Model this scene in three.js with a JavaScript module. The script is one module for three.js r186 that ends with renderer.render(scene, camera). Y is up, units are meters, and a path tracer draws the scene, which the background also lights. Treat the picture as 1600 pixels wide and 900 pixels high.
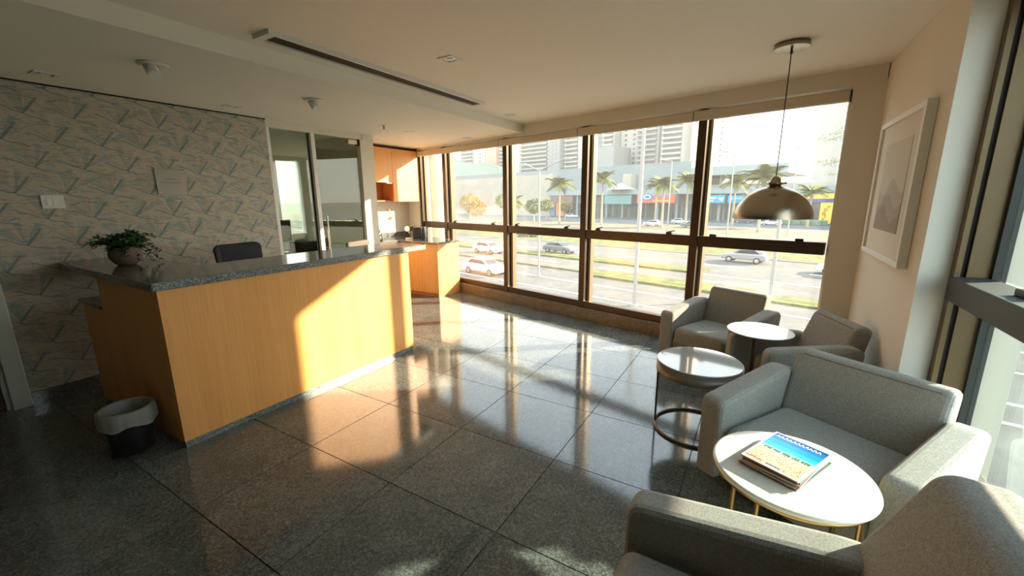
import * as THREE from 'three';
import { RoundedBoxGeometry } from 'three/addons/geometries/RoundedBoxGeometry.js';
import { mergeGeometries } from 'three/addons/utils/BufferGeometryUtils.js';

// ------------------------------------------------------------------ camera, sky, sun, exposure
const scene = new THREE.Scene();
const D2R = Math.PI / 180;
const camera = new THREE.PerspectiveCamera(2 * Math.atan(450 / 649.05) / D2R, 16 / 9, 0.05, 1500);
{
  const pitch = 12.167 * D2R, yaw = 30.73 * D2R, roll = -0.42 * D2R;
  camera.position.set(0, 1.57, 0);
  camera.rotation.order = 'YXZ';
  camera.rotation.set(-pitch, yaw, roll);
}
const renderer = new THREE.WebGLRenderer({ antialias: true });
renderer.toneMapping = THREE.LinearToneMapping;
renderer.toneMappingExposure = 2.2;
renderer.shadowMap.enabled = true;

{ // hazy afternoon sky: milky and warm at the horizon, pale blue overhead, the same all round
  const W = 16, H = 256, px = new Float32Array(W * H * 4);
  for (let y = 0; y < H; y++) {
    const e = Math.max(0, (y + 0.5) / H * 180 - 90) / 90, k = Math.pow(1 - e, 3.2);
    for (let x = 0; x < W; x++) {
      const i = (y * W + x) * 4;
      px[i] = 0.62 + 0.78 * k; px[i + 1] = 0.86 + 0.46 * k; px[i + 2] = 1.12 + 0.02 * k; px[i + 3] = 1;
    }
  }
  const t = new THREE.DataTexture(px, W, H, THREE.RGBAFormat, THREE.FloatType);
  t.mapping = THREE.EquirectangularReflectionMapping; t.magFilter = THREE.LinearFilter; t.needsUpdate = true;
  scene.background = t; scene.environment = t;
}
scene.backgroundIntensity = 1.8; scene.environmentIntensity = 1.8;

const sun = new THREE.DirectionalLight(new THREE.Color().setRGB(1, 0.85, 0.65), 12);
sun.position.set(60, 29, -47); sun.target.position.set(0, 0, 0);
sun.castShadow = true; sun.shadow.radius = 2.2; sun.shadow.mapSize.set(2048, 2048);
Object.assign(sun.shadow.camera, { left: -60, right: 60, top: 60, bottom: -60, near: 1, far: 300 });
scene.add(sun, sun.target);
scene.fog = new THREE.FogExp2(new THREE.Color().setRGB(1, 0.97, 0.9), 0.00032);   // afternoon haze over the avenue

// ------------------------------------------------------------------ helpers
let seed = 7;
const rnd = () => { seed = (seed * 1664525 + 1013904223) >>> 0; return seed / 4294967296; };
const rr = (a, b) => a + (b - a) * rnd();
const V = (x, y, z) => new THREE.Vector3(x, y, z);
const used = new Map();
function numbered(name) {
  const n = used.get(name) || 0; used.set(name, n + 1);
  return n ? name + '_' + String(n).padStart(3, '0') : name;
}
function tag(o, label, category, group) {
  o.userData = { label, category }; if (group) o.userData.group = group; return o;
}
function thing(name, label, category, group) {
  const g = new THREE.Group(); g.name = numbered(name); scene.add(g); return tag(g, label, category, group);
}
function struct(name, label) {
  const g = new THREE.Group(); g.name = name; g.userData = { kind: 'structure', label, category: name.split('_')[0] }; scene.add(g); return g;
}
function part(parent, name, geo, mat, pos, rot) {
  const m = new THREE.Mesh(geo, mat); m.name = name; m.castShadow = m.receiveShadow = true;
  if (pos) m.position.set(...pos); if (rot) m.rotation.set(...rot);
  parent.add(m); return m;
}
const geos = new Map();
function cached(key, make) { if (!geos.has(key)) geos.set(key, make()); return geos.get(key); }
// box with uv in metres
function box(w, h, d, ou = 0, ov = 0) {
  const g = new THREE.BoxGeometry(w, h, d), uv = g.attributes.uv, n = g.attributes.normal;
  for (let i = 0; i < uv.count; i++) {
    const u = uv.getX(i), v = uv.getY(i);
    const su = Math.abs(n.getX(i)) > 0.5 ? d : w, sv = Math.abs(n.getY(i)) > 0.5 ? d : h;
    uv.setXY(i, u * su + ou, v * sv + ov);
  }
  return g;
}
// rounded box with uv in metres
function rbox(w, h, d, r = 0.01, seg = 2) {
  const g = new RoundedBoxGeometry(w, h, d, seg, r), uv = g.attributes.uv, n = g.attributes.normal, p = g.attributes.position;
  for (let i = 0; i < uv.count; i++) {
    const ax = Math.abs(n.getX(i)), ay = Math.abs(n.getY(i)), az = Math.abs(n.getZ(i));
    if (ax >= ay && ax >= az) uv.setXY(i, p.getZ(i), p.getY(i));
    else if (ay >= az) uv.setXY(i, p.getX(i), p.getZ(i));
    else uv.setXY(i, p.getX(i), p.getY(i));
  }
  return g;
}
// box given by its limits
function slab(parent, name, x0, x1, y0, y1, z0, z1, mat, r = 0) {
  const w = x1 - x0, h = y1 - y0, d = z1 - z0;
  return part(parent, name, r ? rbox(w, h, d, r) : box(w, h, d, x0, y0), mat, [(x0 + x1) / 2, (y0 + y1) / 2, (z0 + z1) / 2]);
}
const cyl = (r0, r1, h, n = 20, open = false) => new THREE.CylinderGeometry(r0, r1, h, n, 1, open);
function bar(a, b, r, n = 10, r2 = r) { // rod between two points
  const d = b.clone().sub(a), g = new THREE.CylinderGeometry(r2, r, d.length(), n);
  g.applyQuaternion(new THREE.Quaternion().setFromUnitVectors(V(0, 1, 0), d.clone().normalize()));
  g.translate((a.x + b.x) / 2, (a.y + b.y) / 2, (a.z + b.z) / 2); return g;
}
const lathe = (pts, n = 40) => new THREE.LatheGeometry(pts.map(([x, y]) => new THREE.Vector2(x, y)), n);
function extrude(pts, depth, bevel = 0, seg = 2) {
  const s = pts instanceof THREE.Shape ? pts : new THREE.Shape(pts.map(([x, y]) => new THREE.Vector2(x, y)));
  return new THREE.ExtrudeGeometry(s, { depth: depth - 2 * bevel, bevelEnabled: bevel > 0, bevelThickness: bevel, bevelSize: bevel, bevelOffset: -bevel, bevelSegments: seg, curveSegments: 8 }).translate(0, 0, bevel);
}
function roundPoly(pts, rad) { // polygon with rounded corners -> Shape
  const s = new THREE.Shape(), n = pts.length;
  for (let i = 0; i < n; i++) {
    const [px, py] = pts[(i + n - 1) % n], [x, y] = pts[i], [qx, qy] = pts[(i + 1) % n], r = Array.isArray(rad) ? rad[i] : rad;
    const a = Math.hypot(px - x, py - y), b = Math.hypot(qx - x, qy - y), k = Math.min(r, a / 2, b / 2);
    const A = [x + (px - x) / a * k, y + (py - y) / a * k], B = [x + (qx - x) / b * k, y + (qy - y) / b * k];
    if (i === 0) s.moveTo(...A); else s.lineTo(...A);
    s.quadraticCurveTo(x, y, ...B);
  }
  s.closePath(); return s;
}

// ------------------------------------------------------------------ procedural textures
const hash = (x, y, s = 0) => { let h = (x * 374761393 + y * 668265263 + s * 982451653) | 0; h = Math.imul(h ^ (h >>> 13), 1274126177); return ((h ^ (h >>> 16)) >>> 0) / 4294967296; };
function vnoise(x, y, per, s) { // tiling value noise
  const xi = Math.floor(x), yi = Math.floor(y), fx = x - xi, fy = y - yi, m = (a) => ((a % per) + per) % per;
  const u = fx * fx * (3 - 2 * fx), v = fy * fy * (3 - 2 * fy);
  return (hash(m(xi), m(yi), s) * (1 - u) + hash(m(xi + 1), m(yi), s) * u) * (1 - v) + (hash(m(xi), m(yi + 1), s) * (1 - u) + hash(m(xi + 1), m(yi + 1), s) * u) * v;
}
function dataTex(n, f, size, srgb = true) { // f(u, v) -> [r, g, b] 0..1 in sRGB values; size = metres covered
  const px = new Uint8Array(n * n * 4);
  for (let y = 0; y < n; y++) for (let x = 0; x < n; x++) {
    const c = f(x / n, y / n, x, y), i = (y * n + x) * 4;
    for (let k = 0; k < 3; k++) px[i + k] = Math.max(0, Math.min(255, c[k] * 255)); px[i + 3] = 255;
  }
  const t = new THREE.DataTexture(px, n, n, THREE.RGBAFormat); finish(t, size, srgb); return t;
}
function finish(t, size, srgb = true) {
  t.wrapS = t.wrapT = THREE.RepeatWrapping; t.magFilter = THREE.LinearFilter; if (srgb) t.colorSpace = THREE.SRGBColorSpace;
  if (size) t.repeat.set(1 / (size[0] ?? size), 1 / (size[1] ?? size)); t.needsUpdate = true;
}
function canvasTex(w, h, draw, size) {
  const c = document.createElement('canvas'); c.width = w; c.height = h; draw(c.getContext('2d'), w, h);
  const t = new THREE.CanvasTexture(c); finish(t, size); return t;
}
const graniteTex = (base, spread, s, size, n = 512) => dataTex(n, (u, v, x, y) => {
  const g = hash(x >> 1, y >> 1, s), c = vnoise(u * 96, v * 96, 96, s + 1), m = vnoise(u * 7, v * 7, 7, s + 2);
  let k = 1 + spread * (g - 0.5) + spread * 0.9 * (c - 0.5) + 0.16 * (m - 0.5);
  if (g > 0.955) k += spread * 0.55; if (g < 0.05) k -= spread * 0.4;
  return base.map((b) => b * k);
}, size);

const lin = (r, g, b) => new THREE.Color().setRGB(r, g, b);
const std = (o) => new THREE.MeshStandardMaterial(o);
const phys = (o) => new THREE.MeshPhysicalMaterial(o);
const paintBump = dataTex(256, (u, v, x, y) => { const k = 0.5 + 0.35 * (vnoise(u * 64, v * 64, 64, 31) - 0.5) + 0.25 * (hash(x, y, 32) - 0.5); return [k, k, k]; }, 0.5, false);

const M = {};
M.floorTile = [0, 1, 2].map((i) => phys({ map: graniteTex([[0.34, 0.365, 0.355], [0.325, 0.35, 0.34], [0.36, 0.38, 0.368]][i], 0.46, 11 + i * 7, 0.9), roughness: 0.1, specularIntensity: 1, ior: 1.6 }));
M.grout = std({ color: lin(0.02, 0.02, 0.018), roughness: 0.9 });
M.graniteEdge = phys({ map: graniteTex([0.44, 0.46, 0.45], 0.7, 41, 0.55), roughness: 0.25 });
M.graniteTop = phys({ map: graniteTex([0.36, 0.36, 0.34], 0.5, 47, 0.7), roughness: 0.1, ior: 1.55 });
M.graniteCurb = phys({ map: graniteTex([0.47, 0.44, 0.38], 0.55, 53, 0.6), roughness: 0.3 });
M.wall = std({ color: lin(0.69, 0.64, 0.53), roughness: 0.85, bumpMap: paintBump, bumpScale: 0.0006 });
M.ceiling = std({ color: lin(0.87, 0.82, 0.70), roughness: 0.9, bumpMap: paintBump, bumpScale: 0.0005 });
M.wallLowBounce = std({ color: lin(0.07, 0.062, 0.052), roughness: 0.8 });  // for walls out of view, coloured dark to cut the light they bounce
M.white = std({ color: lin(0.75, 0.74, 0.69), roughness: 0.5 });
M.whiteGloss = std({ color: lin(0.72, 0.72, 0.68), roughness: 0.3 });
M.trimWhite = std({ color: lin(0.62, 0.66, 0.62), roughness: 0.45 });
M.dark = std({ color: lin(0.006, 0.006, 0.006), roughness: 0.8 });
M.bronze = phys({ color: lin(0.075, 0.05, 0.03), roughness: 0.38, metalness: 0.55 });
M.bronzeSide = phys({ color: lin(0.15, 0.105, 0.055), roughness: 0.42, metalness: 0.45 });
M.sash = phys({ color: lin(0.035, 0.04, 0.037), roughness: 0.55, metalness: 0.1 });
M.rubber = std({ color: lin(0.008, 0.008, 0.008), roughness: 0.7 });
M.blackPlastic = std({ color: lin(0.01, 0.01, 0.011), roughness: 0.35 });
M.glass = phys({ color: lin(0.97, 0.985, 0.97), roughness: 0.0, transmission: 1, thickness: 0, ior: 1.5 });
M.dustyGlass = phys({ color: lin(0.97, 0.97, 0.95), roughness: 0.1, transmission: 1, thickness: 0, ior: 1.45 });
M.tealGlass = phys({ color: lin(0.86, 0.93, 0.93), roughness: 0.02, transmission: 1, thickness: 0, ior: 1.5 });
M.greenGlass = phys({ color: lin(0.80, 0.86, 0.80), roughness: 0.0, transmission: 1, thickness: 0, ior: 1.52 });
M.chrome = std({ color: lin(0.62, 0.6, 0.55), roughness: 0.22, metalness: 1 });
M.nickel = phys({ color: lin(0.36, 0.30, 0.23), roughness: 0.27, metalness: 1, anisotropy: 0.5 });
M.brass = std({ color: lin(0.52, 0.33, 0.12), roughness: 0.3, metalness: 1 });
M.blind = std({ color: lin(0.58, 0.50, 0.38), roughness: 0.8 });

const woodTex = (base, s) => dataTex(512, (u, v) => {
  const w = vnoise(u * 6 + 0.3 * vnoise(u * 3, v * 2, 6, s), v * 1, 6, s + 1), f = vnoise(u * 128, v * 3, 128, s + 2), f2 = vnoise(u * 256, v * 8, 256, s + 3);
  const k = 1 + 0.05 * (w - 0.5) + 0.05 * (f - 0.5) + 0.06 * (f2 - 0.5); return [base[0] * k, base[1] * k * (0.985 + 0.03 * w), base[2] * k * (0.96 + 0.08 * w)];
}, [0.6, 1.2]);
M.wood = std({ map: woodTex([0.92, 0.66, 0.37], 61), roughness: 0.42 });
M.woodDark = std({ map: woodTex([0.74, 0.44, 0.2], 67), roughness: 0.45 });
M.woodRed = std({ color: lin(0.42, 0.13, 0.03), roughness: 0.4 });
M.woodEdge = std({ color: lin(0.17, 0.09, 0.04), roughness: 0.5 });

// woven wool of the armchairs
const weaveBump = dataTex(256, (u, v, x, y) => { const k = 0.5 + 0.25 * (((x >> 2) + (y >> 2)) % 2 ? 1 : -1) * (0.6 + 0.4 * hash(x >> 2, y >> 2, 3)) + 0.2 * (hash(x >> 1, y >> 1, 5) - 0.5); return [k, k, k]; }, 0.16, false);
const weaveTex = dataTex(256, (u, v, x, y) => {
  const a = hash(x >> 2, y, 71), b = hash(x, y >> 2, 72), g = hash(x >> 1, y >> 1, 73), k = 1 + 0.16 * (a - 0.5) + 0.16 * (b - 0.5) + 0.14 * (g - 0.5);
  return [0.60 * k, 0.60 * k, 0.575 * k];
}, 0.32);
M.fabric = phys({ map: weaveTex, roughness: 0.95, bumpMap: weaveBump, bumpScale: 0.0012, sheen: 0.35, sheenColor: lin(0.7, 0.72, 0.7), sheenRoughness: 0.6 });
M.seam = std({ color: lin(0.2, 0.19, 0.17), roughness: 0.9 });
M.mesh = std({ color: lin(0.006, 0.0075, 0.012), roughness: 0.75 });
M.marble = phys({ map: canvasTex(512, 512, (c, w, h) => {
  c.fillStyle = '#d6d3c8'; c.fillRect(0, 0, w, h);
  for (let i = 0; i < 70; i++) { c.strokeStyle = `rgba(120,122,118,${0.03 + 0.12 * rnd()})`; c.lineWidth = 0.5 + 2.5 * rnd(); c.beginPath(); let x = rnd() * w, y = rnd() * h; c.moveTo(x, y); for (let k = 0; k < 6; k++) { x += rr(5, 34); y += rr(-8, 26); c.lineTo(x, y); } c.stroke(); }
  for (let i = 0; i < 260; i++) { c.fillStyle = `rgba(140,140,132,${0.04 * rnd()})`; c.beginPath(); c.ellipse(rnd() * w, rnd() * h, rr(4, 30), rr(2, 10), rr(0.3, 1.0), 0, 7); c.fill(); }
}, 0.6), roughness: 0.14 });
M.pale = phys({ color: lin(0.36, 0.37, 0.34), roughness: 0.1, clearcoat: 0.6, clearcoatRoughness: 0.03 });
M.drum = std({ color: lin(0.20, 0.17, 0.13), roughness: 0.4, metalness: 0.4 });

// wallpaper: half-drop repeat of overlapping fans in grey, teal and rose lines on a warm grey ground
M.wallpaper = std({ map: canvasTex(1024, 1024, (c, W, H) => {
  c.fillStyle = '#b5ad9d'; c.fillRect(0, 0, W, H);
  const cw = W / 4, ch = H / 4, cols = ['92,124,128', '186,142,132', '188,160,122', '112,138,128', '192,184,168', '112,124,146', '134,134,124'];
  const cells = [];
  for (let j = -1; j <= 5; j++) for (let i = -1; i <= 5; i++) cells.push([(i + (j % 2 ? 0.5 : 0)) * cw + cw * 0.25, j * ch + ch * 0.6, 1000 + ((i + 4) % 4) * 17 + ((j + 4) % 4) * 131]);
  const each = (f) => { const s0 = seed; for (const [x, y, k] of cells) { seed = k; f(x, y, k); } seed = s0; };
  c.lineCap = 'round';
  each((x, y, k0) => { for (let k = 0; k < 9; k++) { // coloured wedges
    const a0 = -2.62 + k * 0.24, a1 = a0 + 0.24, r = 0.52 + 0.16 * rnd(); c.fillStyle = `rgba(${cols[(k * 3 + k0) % 7]},${0.10 + 0.30 * rnd()})`;
    c.beginPath(); c.moveTo(x, y); c.lineTo(x + Math.cos(a0) * cw * r, y + Math.sin(a0) * ch * r * 1.5); c.lineTo(x + Math.cos(a1) * cw * r, y + Math.sin(a1) * ch * r * 1.5); c.fill(); } });
  each((x, y) => { for (let k = 0; k < 80; k++) { // short brush strokes all over
    const px = x + rr(-0.5, 0.5) * cw, py = y + rr(-0.8, 0.2) * ch, l = rr(0.06, 0.26) * cw; c.strokeStyle = `rgba(${cols[Math.floor(rnd() * 7)]},${0.4 + 0.4 * rnd()})`; c.lineWidth = rr(2, 7);
    c.beginPath(); c.moveTo(px, py); c.quadraticCurveTo(px + l / 2, py + rr(-0.1, 0.1) * ch, px + l, py + rr(-0.08, 0.12) * ch); c.stroke(); } });
  each((x, y) => { // outlines
    const line = (w, al, f) => { c.strokeStyle = `rgba(74,100,106,${al})`; c.lineWidth = w; c.beginPath(); f(); c.stroke(); };
    line(17, 0.46, () => { c.moveTo(x + cw * 0.30, y - ch * 0.58); c.quadraticCurveTo(x + cw * 0.12, y - ch * 0.22, x, y); });
    line(12, 0.42, () => { c.moveTo(x, y); c.bezierCurveTo(x - cw * 0.16, y + ch * 0.02, x - cw * 0.26, y - ch * 0.2, x - cw * 0.5, y - ch * 0.26); });
    line(12, 0.4, () => { c.moveTo(x, y); c.bezierCurveTo(x + cw * 0.1, y + ch * 0.18, x + cw * 0.3, y + ch * 0.1, x + cw * 0.48, y + ch * 0.24); });
    line(7, 0.34, () => { c.moveTo(x - cw * 0.4, y - ch * 0.56); c.bezierCurveTo(x - cw * 0.1, y - ch * 0.74, x + cw * 0.1, y - ch * 0.5, x + cw * 0.34, y - ch * 0.62); });
    for (let k = 0; k < 7; k++) { const a = -2.4 + k * 0.28, r = rr(0.3, 0.5); line(3.5, 0.28, () => { c.moveTo(x + Math.cos(a) * cw * 0.08, y + Math.sin(a) * ch * 0.1); c.lineTo(x + Math.cos(a) * cw * r, y + Math.sin(a) * ch * r * 1.2); }); }
  });
  const s0 = seed; seed = 99; for (let i = 0; i < 5000; i++) { c.fillStyle = `rgba(${cols[i % 7]},0.25)`; c.fillRect(rnd() * W, rnd() * H, rr(2, 7), rr(1, 4)); } seed = s0;
}, [1.10, 0.78]), roughness: 0.75 });

// ------------------------------------------------------------------ the room
const EYE = 1.57, XW = -4.82, CEIL = 2.559, SOF = 2.45, XS = -2.95, XP = 0.728, ZP = -2.9, ZE = -1.05, ZB = 1.9;
const A = 13.1 * D2R, WD = V(Math.cos(A), 0, Math.sin(A)), WN = V(-Math.sin(A), 0, Math.cos(A)), WP = V(0, 0, -4.584);
const winZ = (x) => WP.z + Math.tan(A) * x;                                     // inner face of the window wall
const onWall = (s, y, t) => WP.clone().addScaledVector(WD, s).addScaledVector(WN, -t).setY(y);  // s along the window wall, t outwards
const frameOn = (o) => { o.position.copy(WP); o.rotation.y = -A; return o; };   // local x along the wall, local -z outwards

{ // floor of square granite tiles on a grout bed; every tile is cut to the room
  const f = struct('floor', 'polished speckled grey granite floor laid in large square tiles');
  const clip = (poly, nx, nz, d) => { // keep nx*x + nz*z <= d
    const out = [];
    poly.forEach((p, i) => { const q = poly[(i + 1) % poly.length], a = nx * p[0] + nz * p[1] - d, b = nx * q[0] + nz * q[1] - d; if (a <= 0) out.push(p); if (a * b < 0) out.push([p[0] + (q[0] - p[0]) * a / (a - b), p[1] + (q[1] - p[1]) * a / (a - b)]); });
    return out;
  };
  const room = (p) => clip(clip(clip(clip(p, 1, 0, 1.06), -1, 0, 8.5), 0, 1, ZB), Math.tan(A), -1, -WP.z + 0.02);
  const polyGeo = (poly, th, ou, ov) => {
    const g = new THREE.ExtrudeGeometry(new THREE.Shape(poly.map(([x, z]) => new THREE.Vector2(x, -z))), { depth: th, bevelEnabled: false });
    g.rotateX(-Math.PI / 2); const uv = g.attributes.uv, p = g.attributes.position;
    for (let i = 0; i < uv.count; i++) uv.setXY(i, p.getX(i) + ou, p.getZ(i) + ov); return g;
  };
  part(f, 'grout_bed', polyGeo(room([[-9, -8], [-9, 3], [2, 3], [2, -8]]), 0.2, 0, 0), M.grout, [0, -0.2035, 0]);
  const sx = 0.714, sz = 0.66, ox = -1.659, oz = -1.421, j = 0.0028;
  for (let i = -6; i < 8; i++) for (let k = -4; k < 10; k++) {
    const x1 = ox - k * sx - j, x0 = x1 - sx + 2 * j, z1 = oz - i * sz - j, z0 = z1 - sz + 2 * j;
    const p = room([[x0, z0], [x0, z1], [x1, z1], [x1, z0]]); if (p.length < 3) continue;
    part(f, 'tile', polyGeo(p, 0.012, rnd() * 5, rnd() * 5), M.floorTile[Math.floor(rnd() * 3)], [0, -0.012, 0]);
  }
}
{ // ceilings
  const c = struct('ceiling', 'flat matt plaster ceiling with a lowered band along the wallpaper wall');
  const out = (x) => winZ(x) - 0.17;
  const sheet = (pts, y0, y1) => { const g = extrude(pts.map(([x, z]) => [x, -z]), y1 - y0).rotateX(-Math.PI / 2).translate(0, y0, 0), uv = g.attributes.uv, p = g.attributes.position; for (let i = 0; i < uv.count; i++) uv.setXY(i, p.getX(i) + p.getY(i), p.getZ(i)); return g; };
  part(c, 'raised_ceiling', sheet([[XS, ZB], [1.15, ZB], [1.15, out(1.15)], [XS, out(XS)]], CEIL, 2.8), M.ceiling);
  part(c, 'lowered_ceiling', sheet([[-5.95, ZB], [XS, ZB], [XS, out(XS)], [-5.95, out(-5.95)]], SOF, 2.8), M.ceiling);
  part(c, 'office_ceiling', sheet([[-8.7, ZB], [-5.95, ZB], [-5.95, -7.2], [-8.7, -7.2]], SOF, 2.8), M.ceiling);
}
{ // wallpaper wall with the doorway at its near end and the glass front at its far end
  const w = struct('wall_left', 'wall with fan patterned wallpaper in grey teal and rose');
  slab(w, 'papered_wall', XW - 0.15, XW, 0, SOF, -2.80, -0.62, M.wallpaper);
  slab(w, 'wall_end', XW - 0.15, XW, 0, SOF, -4.30, -4.12, M.wall);
  slab(w, 'glass_header', XW - 0.13, XW - 0.01, 2.37, SOF, -4.12, -2.80, M.wall);
  slab(w, 'door_header', XW - 0.15, XW, 2.15, SOF, -0.62, 0.34, M.wall);
  slab(w, 'near_wall', XW - 0.15, XW, 0, SOF, 0.34, ZB, M.wallLowBounce);  // out of view, dark to lower the bounce
  slab(w, 'ceiling_dark_strip', XW - 0.001, XW + 0.006, SOF - 0.012, SOF, -2.80, -0.62, M.rubber);  // thin dark strip along the top of the wallpaper
  const b = struct('baseboard_left', 'dark granite skirting below the wallpaper'); slab(b, 'skirting', XW, XW + 0.015, 0, 0.10, -2.80, -0.66, M.graniteTop);
  const t = struct('trim_1', 'pale green white door trim at the edge of the wallpaper wall');
  slab(t, 'jamb', XW - 0.17, XW + 0.03, 0, 2.2, -0.66, -0.56, M.trimWhite, 0.006);
  slab(t, 'door_stop', XW - 0.12, XW - 0.02, 0, 2.15, -0.56, -0.535, M.trimWhite);
  slab(t, 'head', XW - 0.17, XW + 0.03, 2.15, 2.22, -0.66, 0.36, M.trimWhite, 0.006);
  const d = struct('door_1', 'dark closed door set back in the white trim'); slab(d, 'leaf', XW - 0.12, XW - 0.07, 0.005, 2.14, -0.53, 0.34, M.woodEdge);
}
{ // kitchen niche and the office behind the glass
  const k = struct('wall_kitchen', 'cream painted walls of the kitchen corner');
  slab(k, 'niche_side', -5.95, XW - 0.15, 0, SOF, -4.30, -4.18, M.wall);
  slab(k, 'niche_wall', -5.95, -5.80, 0, SOF, -6.5, -4.30, M.wall);
  const o = struct('wall_office', 'plain beige walls of the office behind the glass');
  const bx0 = -8.65, bx1 = -8.5;
  slab(o, 'back_wall', bx0, bx1, 0, SOF, -5.05, -0.1, M.wall);
  slab(o, 'window_pier', bx0, bx1, 0, SOF, -5.80, -5.56, M.wall);
  slab(o, 'back_wall', bx0, bx1, 0, SOF, -7.1, -6.3, M.wall);
  slab(o, 'window_parapet', bx0, bx1, 0, 0.85, -5.56, -5.05, M.wall); slab(o, 'window_parapet', bx0, bx1, 0, 0.85, -6.3, -5.80, M.wall);
  slab(o, 'window_lintel', bx0, bx1, 2.36, SOF, -5.56, -5.05, M.wall); slab(o, 'window_lintel', bx0, bx1, 2.36, SOF, -6.3, -5.80, M.wall);
  slab(o, 'side_wall', -8.65, -5.80, 0, SOF, -7.2, -6.9, M.wall); slab(o, 'side_wall', -8.65, XW - 0.15, 0, SOF, -0.25, -0.1, M.wall);
  const w = struct('window_4', 'bright window of the office behind the glass');
  for (const [a, b] of [[-5.56, -5.05], [-6.3, -5.80]]) slab(w, 'pane', -8.58, -8.574, 0.85, 2.36, a, b, M.glass);
}
{ // window wall: granite curb, lintel, end pier
  const w = struct('wall_far', 'beige lintel and pier framing the long window');
  frameOn(w);
  slab(w, 'lintel', -6.0, 0.74, 2.425, 2.8, -0.18, 0, M.wall);
  slab(w, 'pier', 0.54, 0.80, 0, 2.45, -0.25, 0, M.wall);
  slab(w, 'pier', -6.0, -5.60, 0, 2.45, -0.25, 0.0, M.wall);
  slab(w, 'spandrel', -6.0, 0.9, -1.2, 0.0, -0.25, 0, M.wall);
  const b = struct('baseboard_far', 'speckled granite curb under the long window'); frameOn(b);
  slab(b, 'curb', -5.6, 0.54, 0, 0.15, -0.25, 0, M.graniteCurb, 0.006);
}
{ // picture wall and the right hand window bay
  const w = struct('wall_right', 'beige wall beside the long window that carries the picture');
  slab(w, 'picture_wall', XP, 1.15, -1.2, 2.8, -4.45, ZP, M.wall);
  slab(w, 'return', XP, 0.843, -1.2, 2.8, ZP, ZP + 0.006, M.white);
  slab(w, 'lintel', 0.86, 1.15, 2.42, 2.8, ZP, ZE, M.wall);
  slab(w, 'spandrel', 0.86, 1.15, -1.2, 0.0, ZP, ZE, M.wall);
  slab(w, 'near_wall', 0.86, 1.15, -1.2, 2.8, ZE, ZB, M.wallLowBounce);  // unseen stretch, solid and dark to hold light back
  const b = struct('baseboard_right', 'granite curb under the right hand window'); slab(b, 'curb', 0.86, 1.12, 0, 0.15, ZP + 0.01, ZE, M.graniteCurb, 0.006);
  const r = struct('wall_back', 'unseen wall behind the viewpoint, coloured dark to cut bounced light'); slab(r, 'back_wall', -8.7, 1.4, 0, 2.8, ZB, ZB + 0.2, M.wallLowBounce);
}
// long window: mullions, transoms, sashes, panes, latches
const MUL = [-4.87, -3.41, -2.015, -0.62];
{
  const w = struct('window_1', 'long bronze framed window of four bays above a granite curb'); frameOn(w);
  const edges = [-5.60, ...MUL, 0.54], z0 = -0.17, z1 = -0.03;
  for (const s of MUL) {
    slab(w, 'mullion', s - 0.042, s + 0.042, 0.15, 2.42, z0 + 0.06, z1, M.bronze, 0.004);
    slab(w, 'mullion_cap', s - 0.03, s + 0.075, 0.15, 2.42, z0 - 0.03, z0 + 0.058, M.bronzeSide, 0.003);
  }
  slab(w, 'jamb', 0.512, 0.54, 0.15, 2.42, z0, -0.10, M.wall); slab(w, 'jamb', -5.60, -5.55, 0.15, 2.42, z0, z1, M.bronze);
  for (let i = 0; i < 5; i++) {
    const a = edges[i] + (i ? 0.043 : 0.05), b = edges[i + 1] - (i < 4 ? 0.043 : 0.036);
    slab(w, 'transom', a, b, 1.062, 1.172, z0 + 0.04, z1 - 0.012, M.bronze, 0.004);
    slab(w, 'bottom_rail', a, b, 0.152, 0.232, z0 + 0.04, z1 - 0.012, M.bronze, 0.004);
    slab(w, 'top_rail', a, b, 2.385, 2.42, z0 + 0.02, -0.10, M.bronze);
    const p = slab(w, 'pane', a + 0.004, b - 0.004, 1.174, 2.385, -0.130, -0.125, M.dustyGlass), q = slab(w, 'pane', a + 0.004, b - 0.004, 0.234, 1.060, -0.130, -0.125, M.dustyGlass);
    slab(w, 'sash_stile', a, a + 0.022, 1.175, 2.385, -0.165, -0.10, M.bronzeSide); slab(w, 'sash_stile', a, a + 0.022, 0.235, 1.06, -0.165, -0.10, M.bronzeSide);
    if (i) for (const [k, big] of [[0.13, 1], [0.82, 0]]) {
      const s = a + (b - a) * k, l = slab(w, 'latch', s - 0.03, s + 0.035, 1.172, 1.196, -0.075, -0.045, M.blackPlastic, 0.004);
      if (i < 4) part(l, 'lever', bar(V(-0.02, 0.012, 0), V(0.07, 0.03, 0.01), 0.006, 8), M.blackPlastic);
    }
  }
}
{ // roller blinds drawn up under the lintel
  const e = [-5.58, -3.49, -2.10, -0.70, 0.53], who = ['above the kitchen worktop', 'above the second window bay from the kitchen', 'over the middle window bay', 'over the window bay behind the pendant lamp'];
  for (let i = 0; i < 4; i++) {
    const b = thing('roller_blind', 'rolled up cream roller blind ' + who[i], 'blind', 'roller blinds of the long window'); frameOn(b);
    const L = e[i + 1] - e[i] - 0.012, m = (e[i] + e[i + 1]) / 2;
    part(b, 'roll', extrude(roundPoly([[0, 2.312], [-0.055, 2.312], [-0.055, 2.405], [0, 2.405]], 0.02), L), M.blind, [m - L / 2, 0, -0.035], [0, Math.PI / 2, 0]);
    part(b, 'end_cap', box(0.008, 0.09, 0.05), M.blackPlastic, [m + L / 2 + 0.005, 2.36, -0.058]);
  }
}
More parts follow.
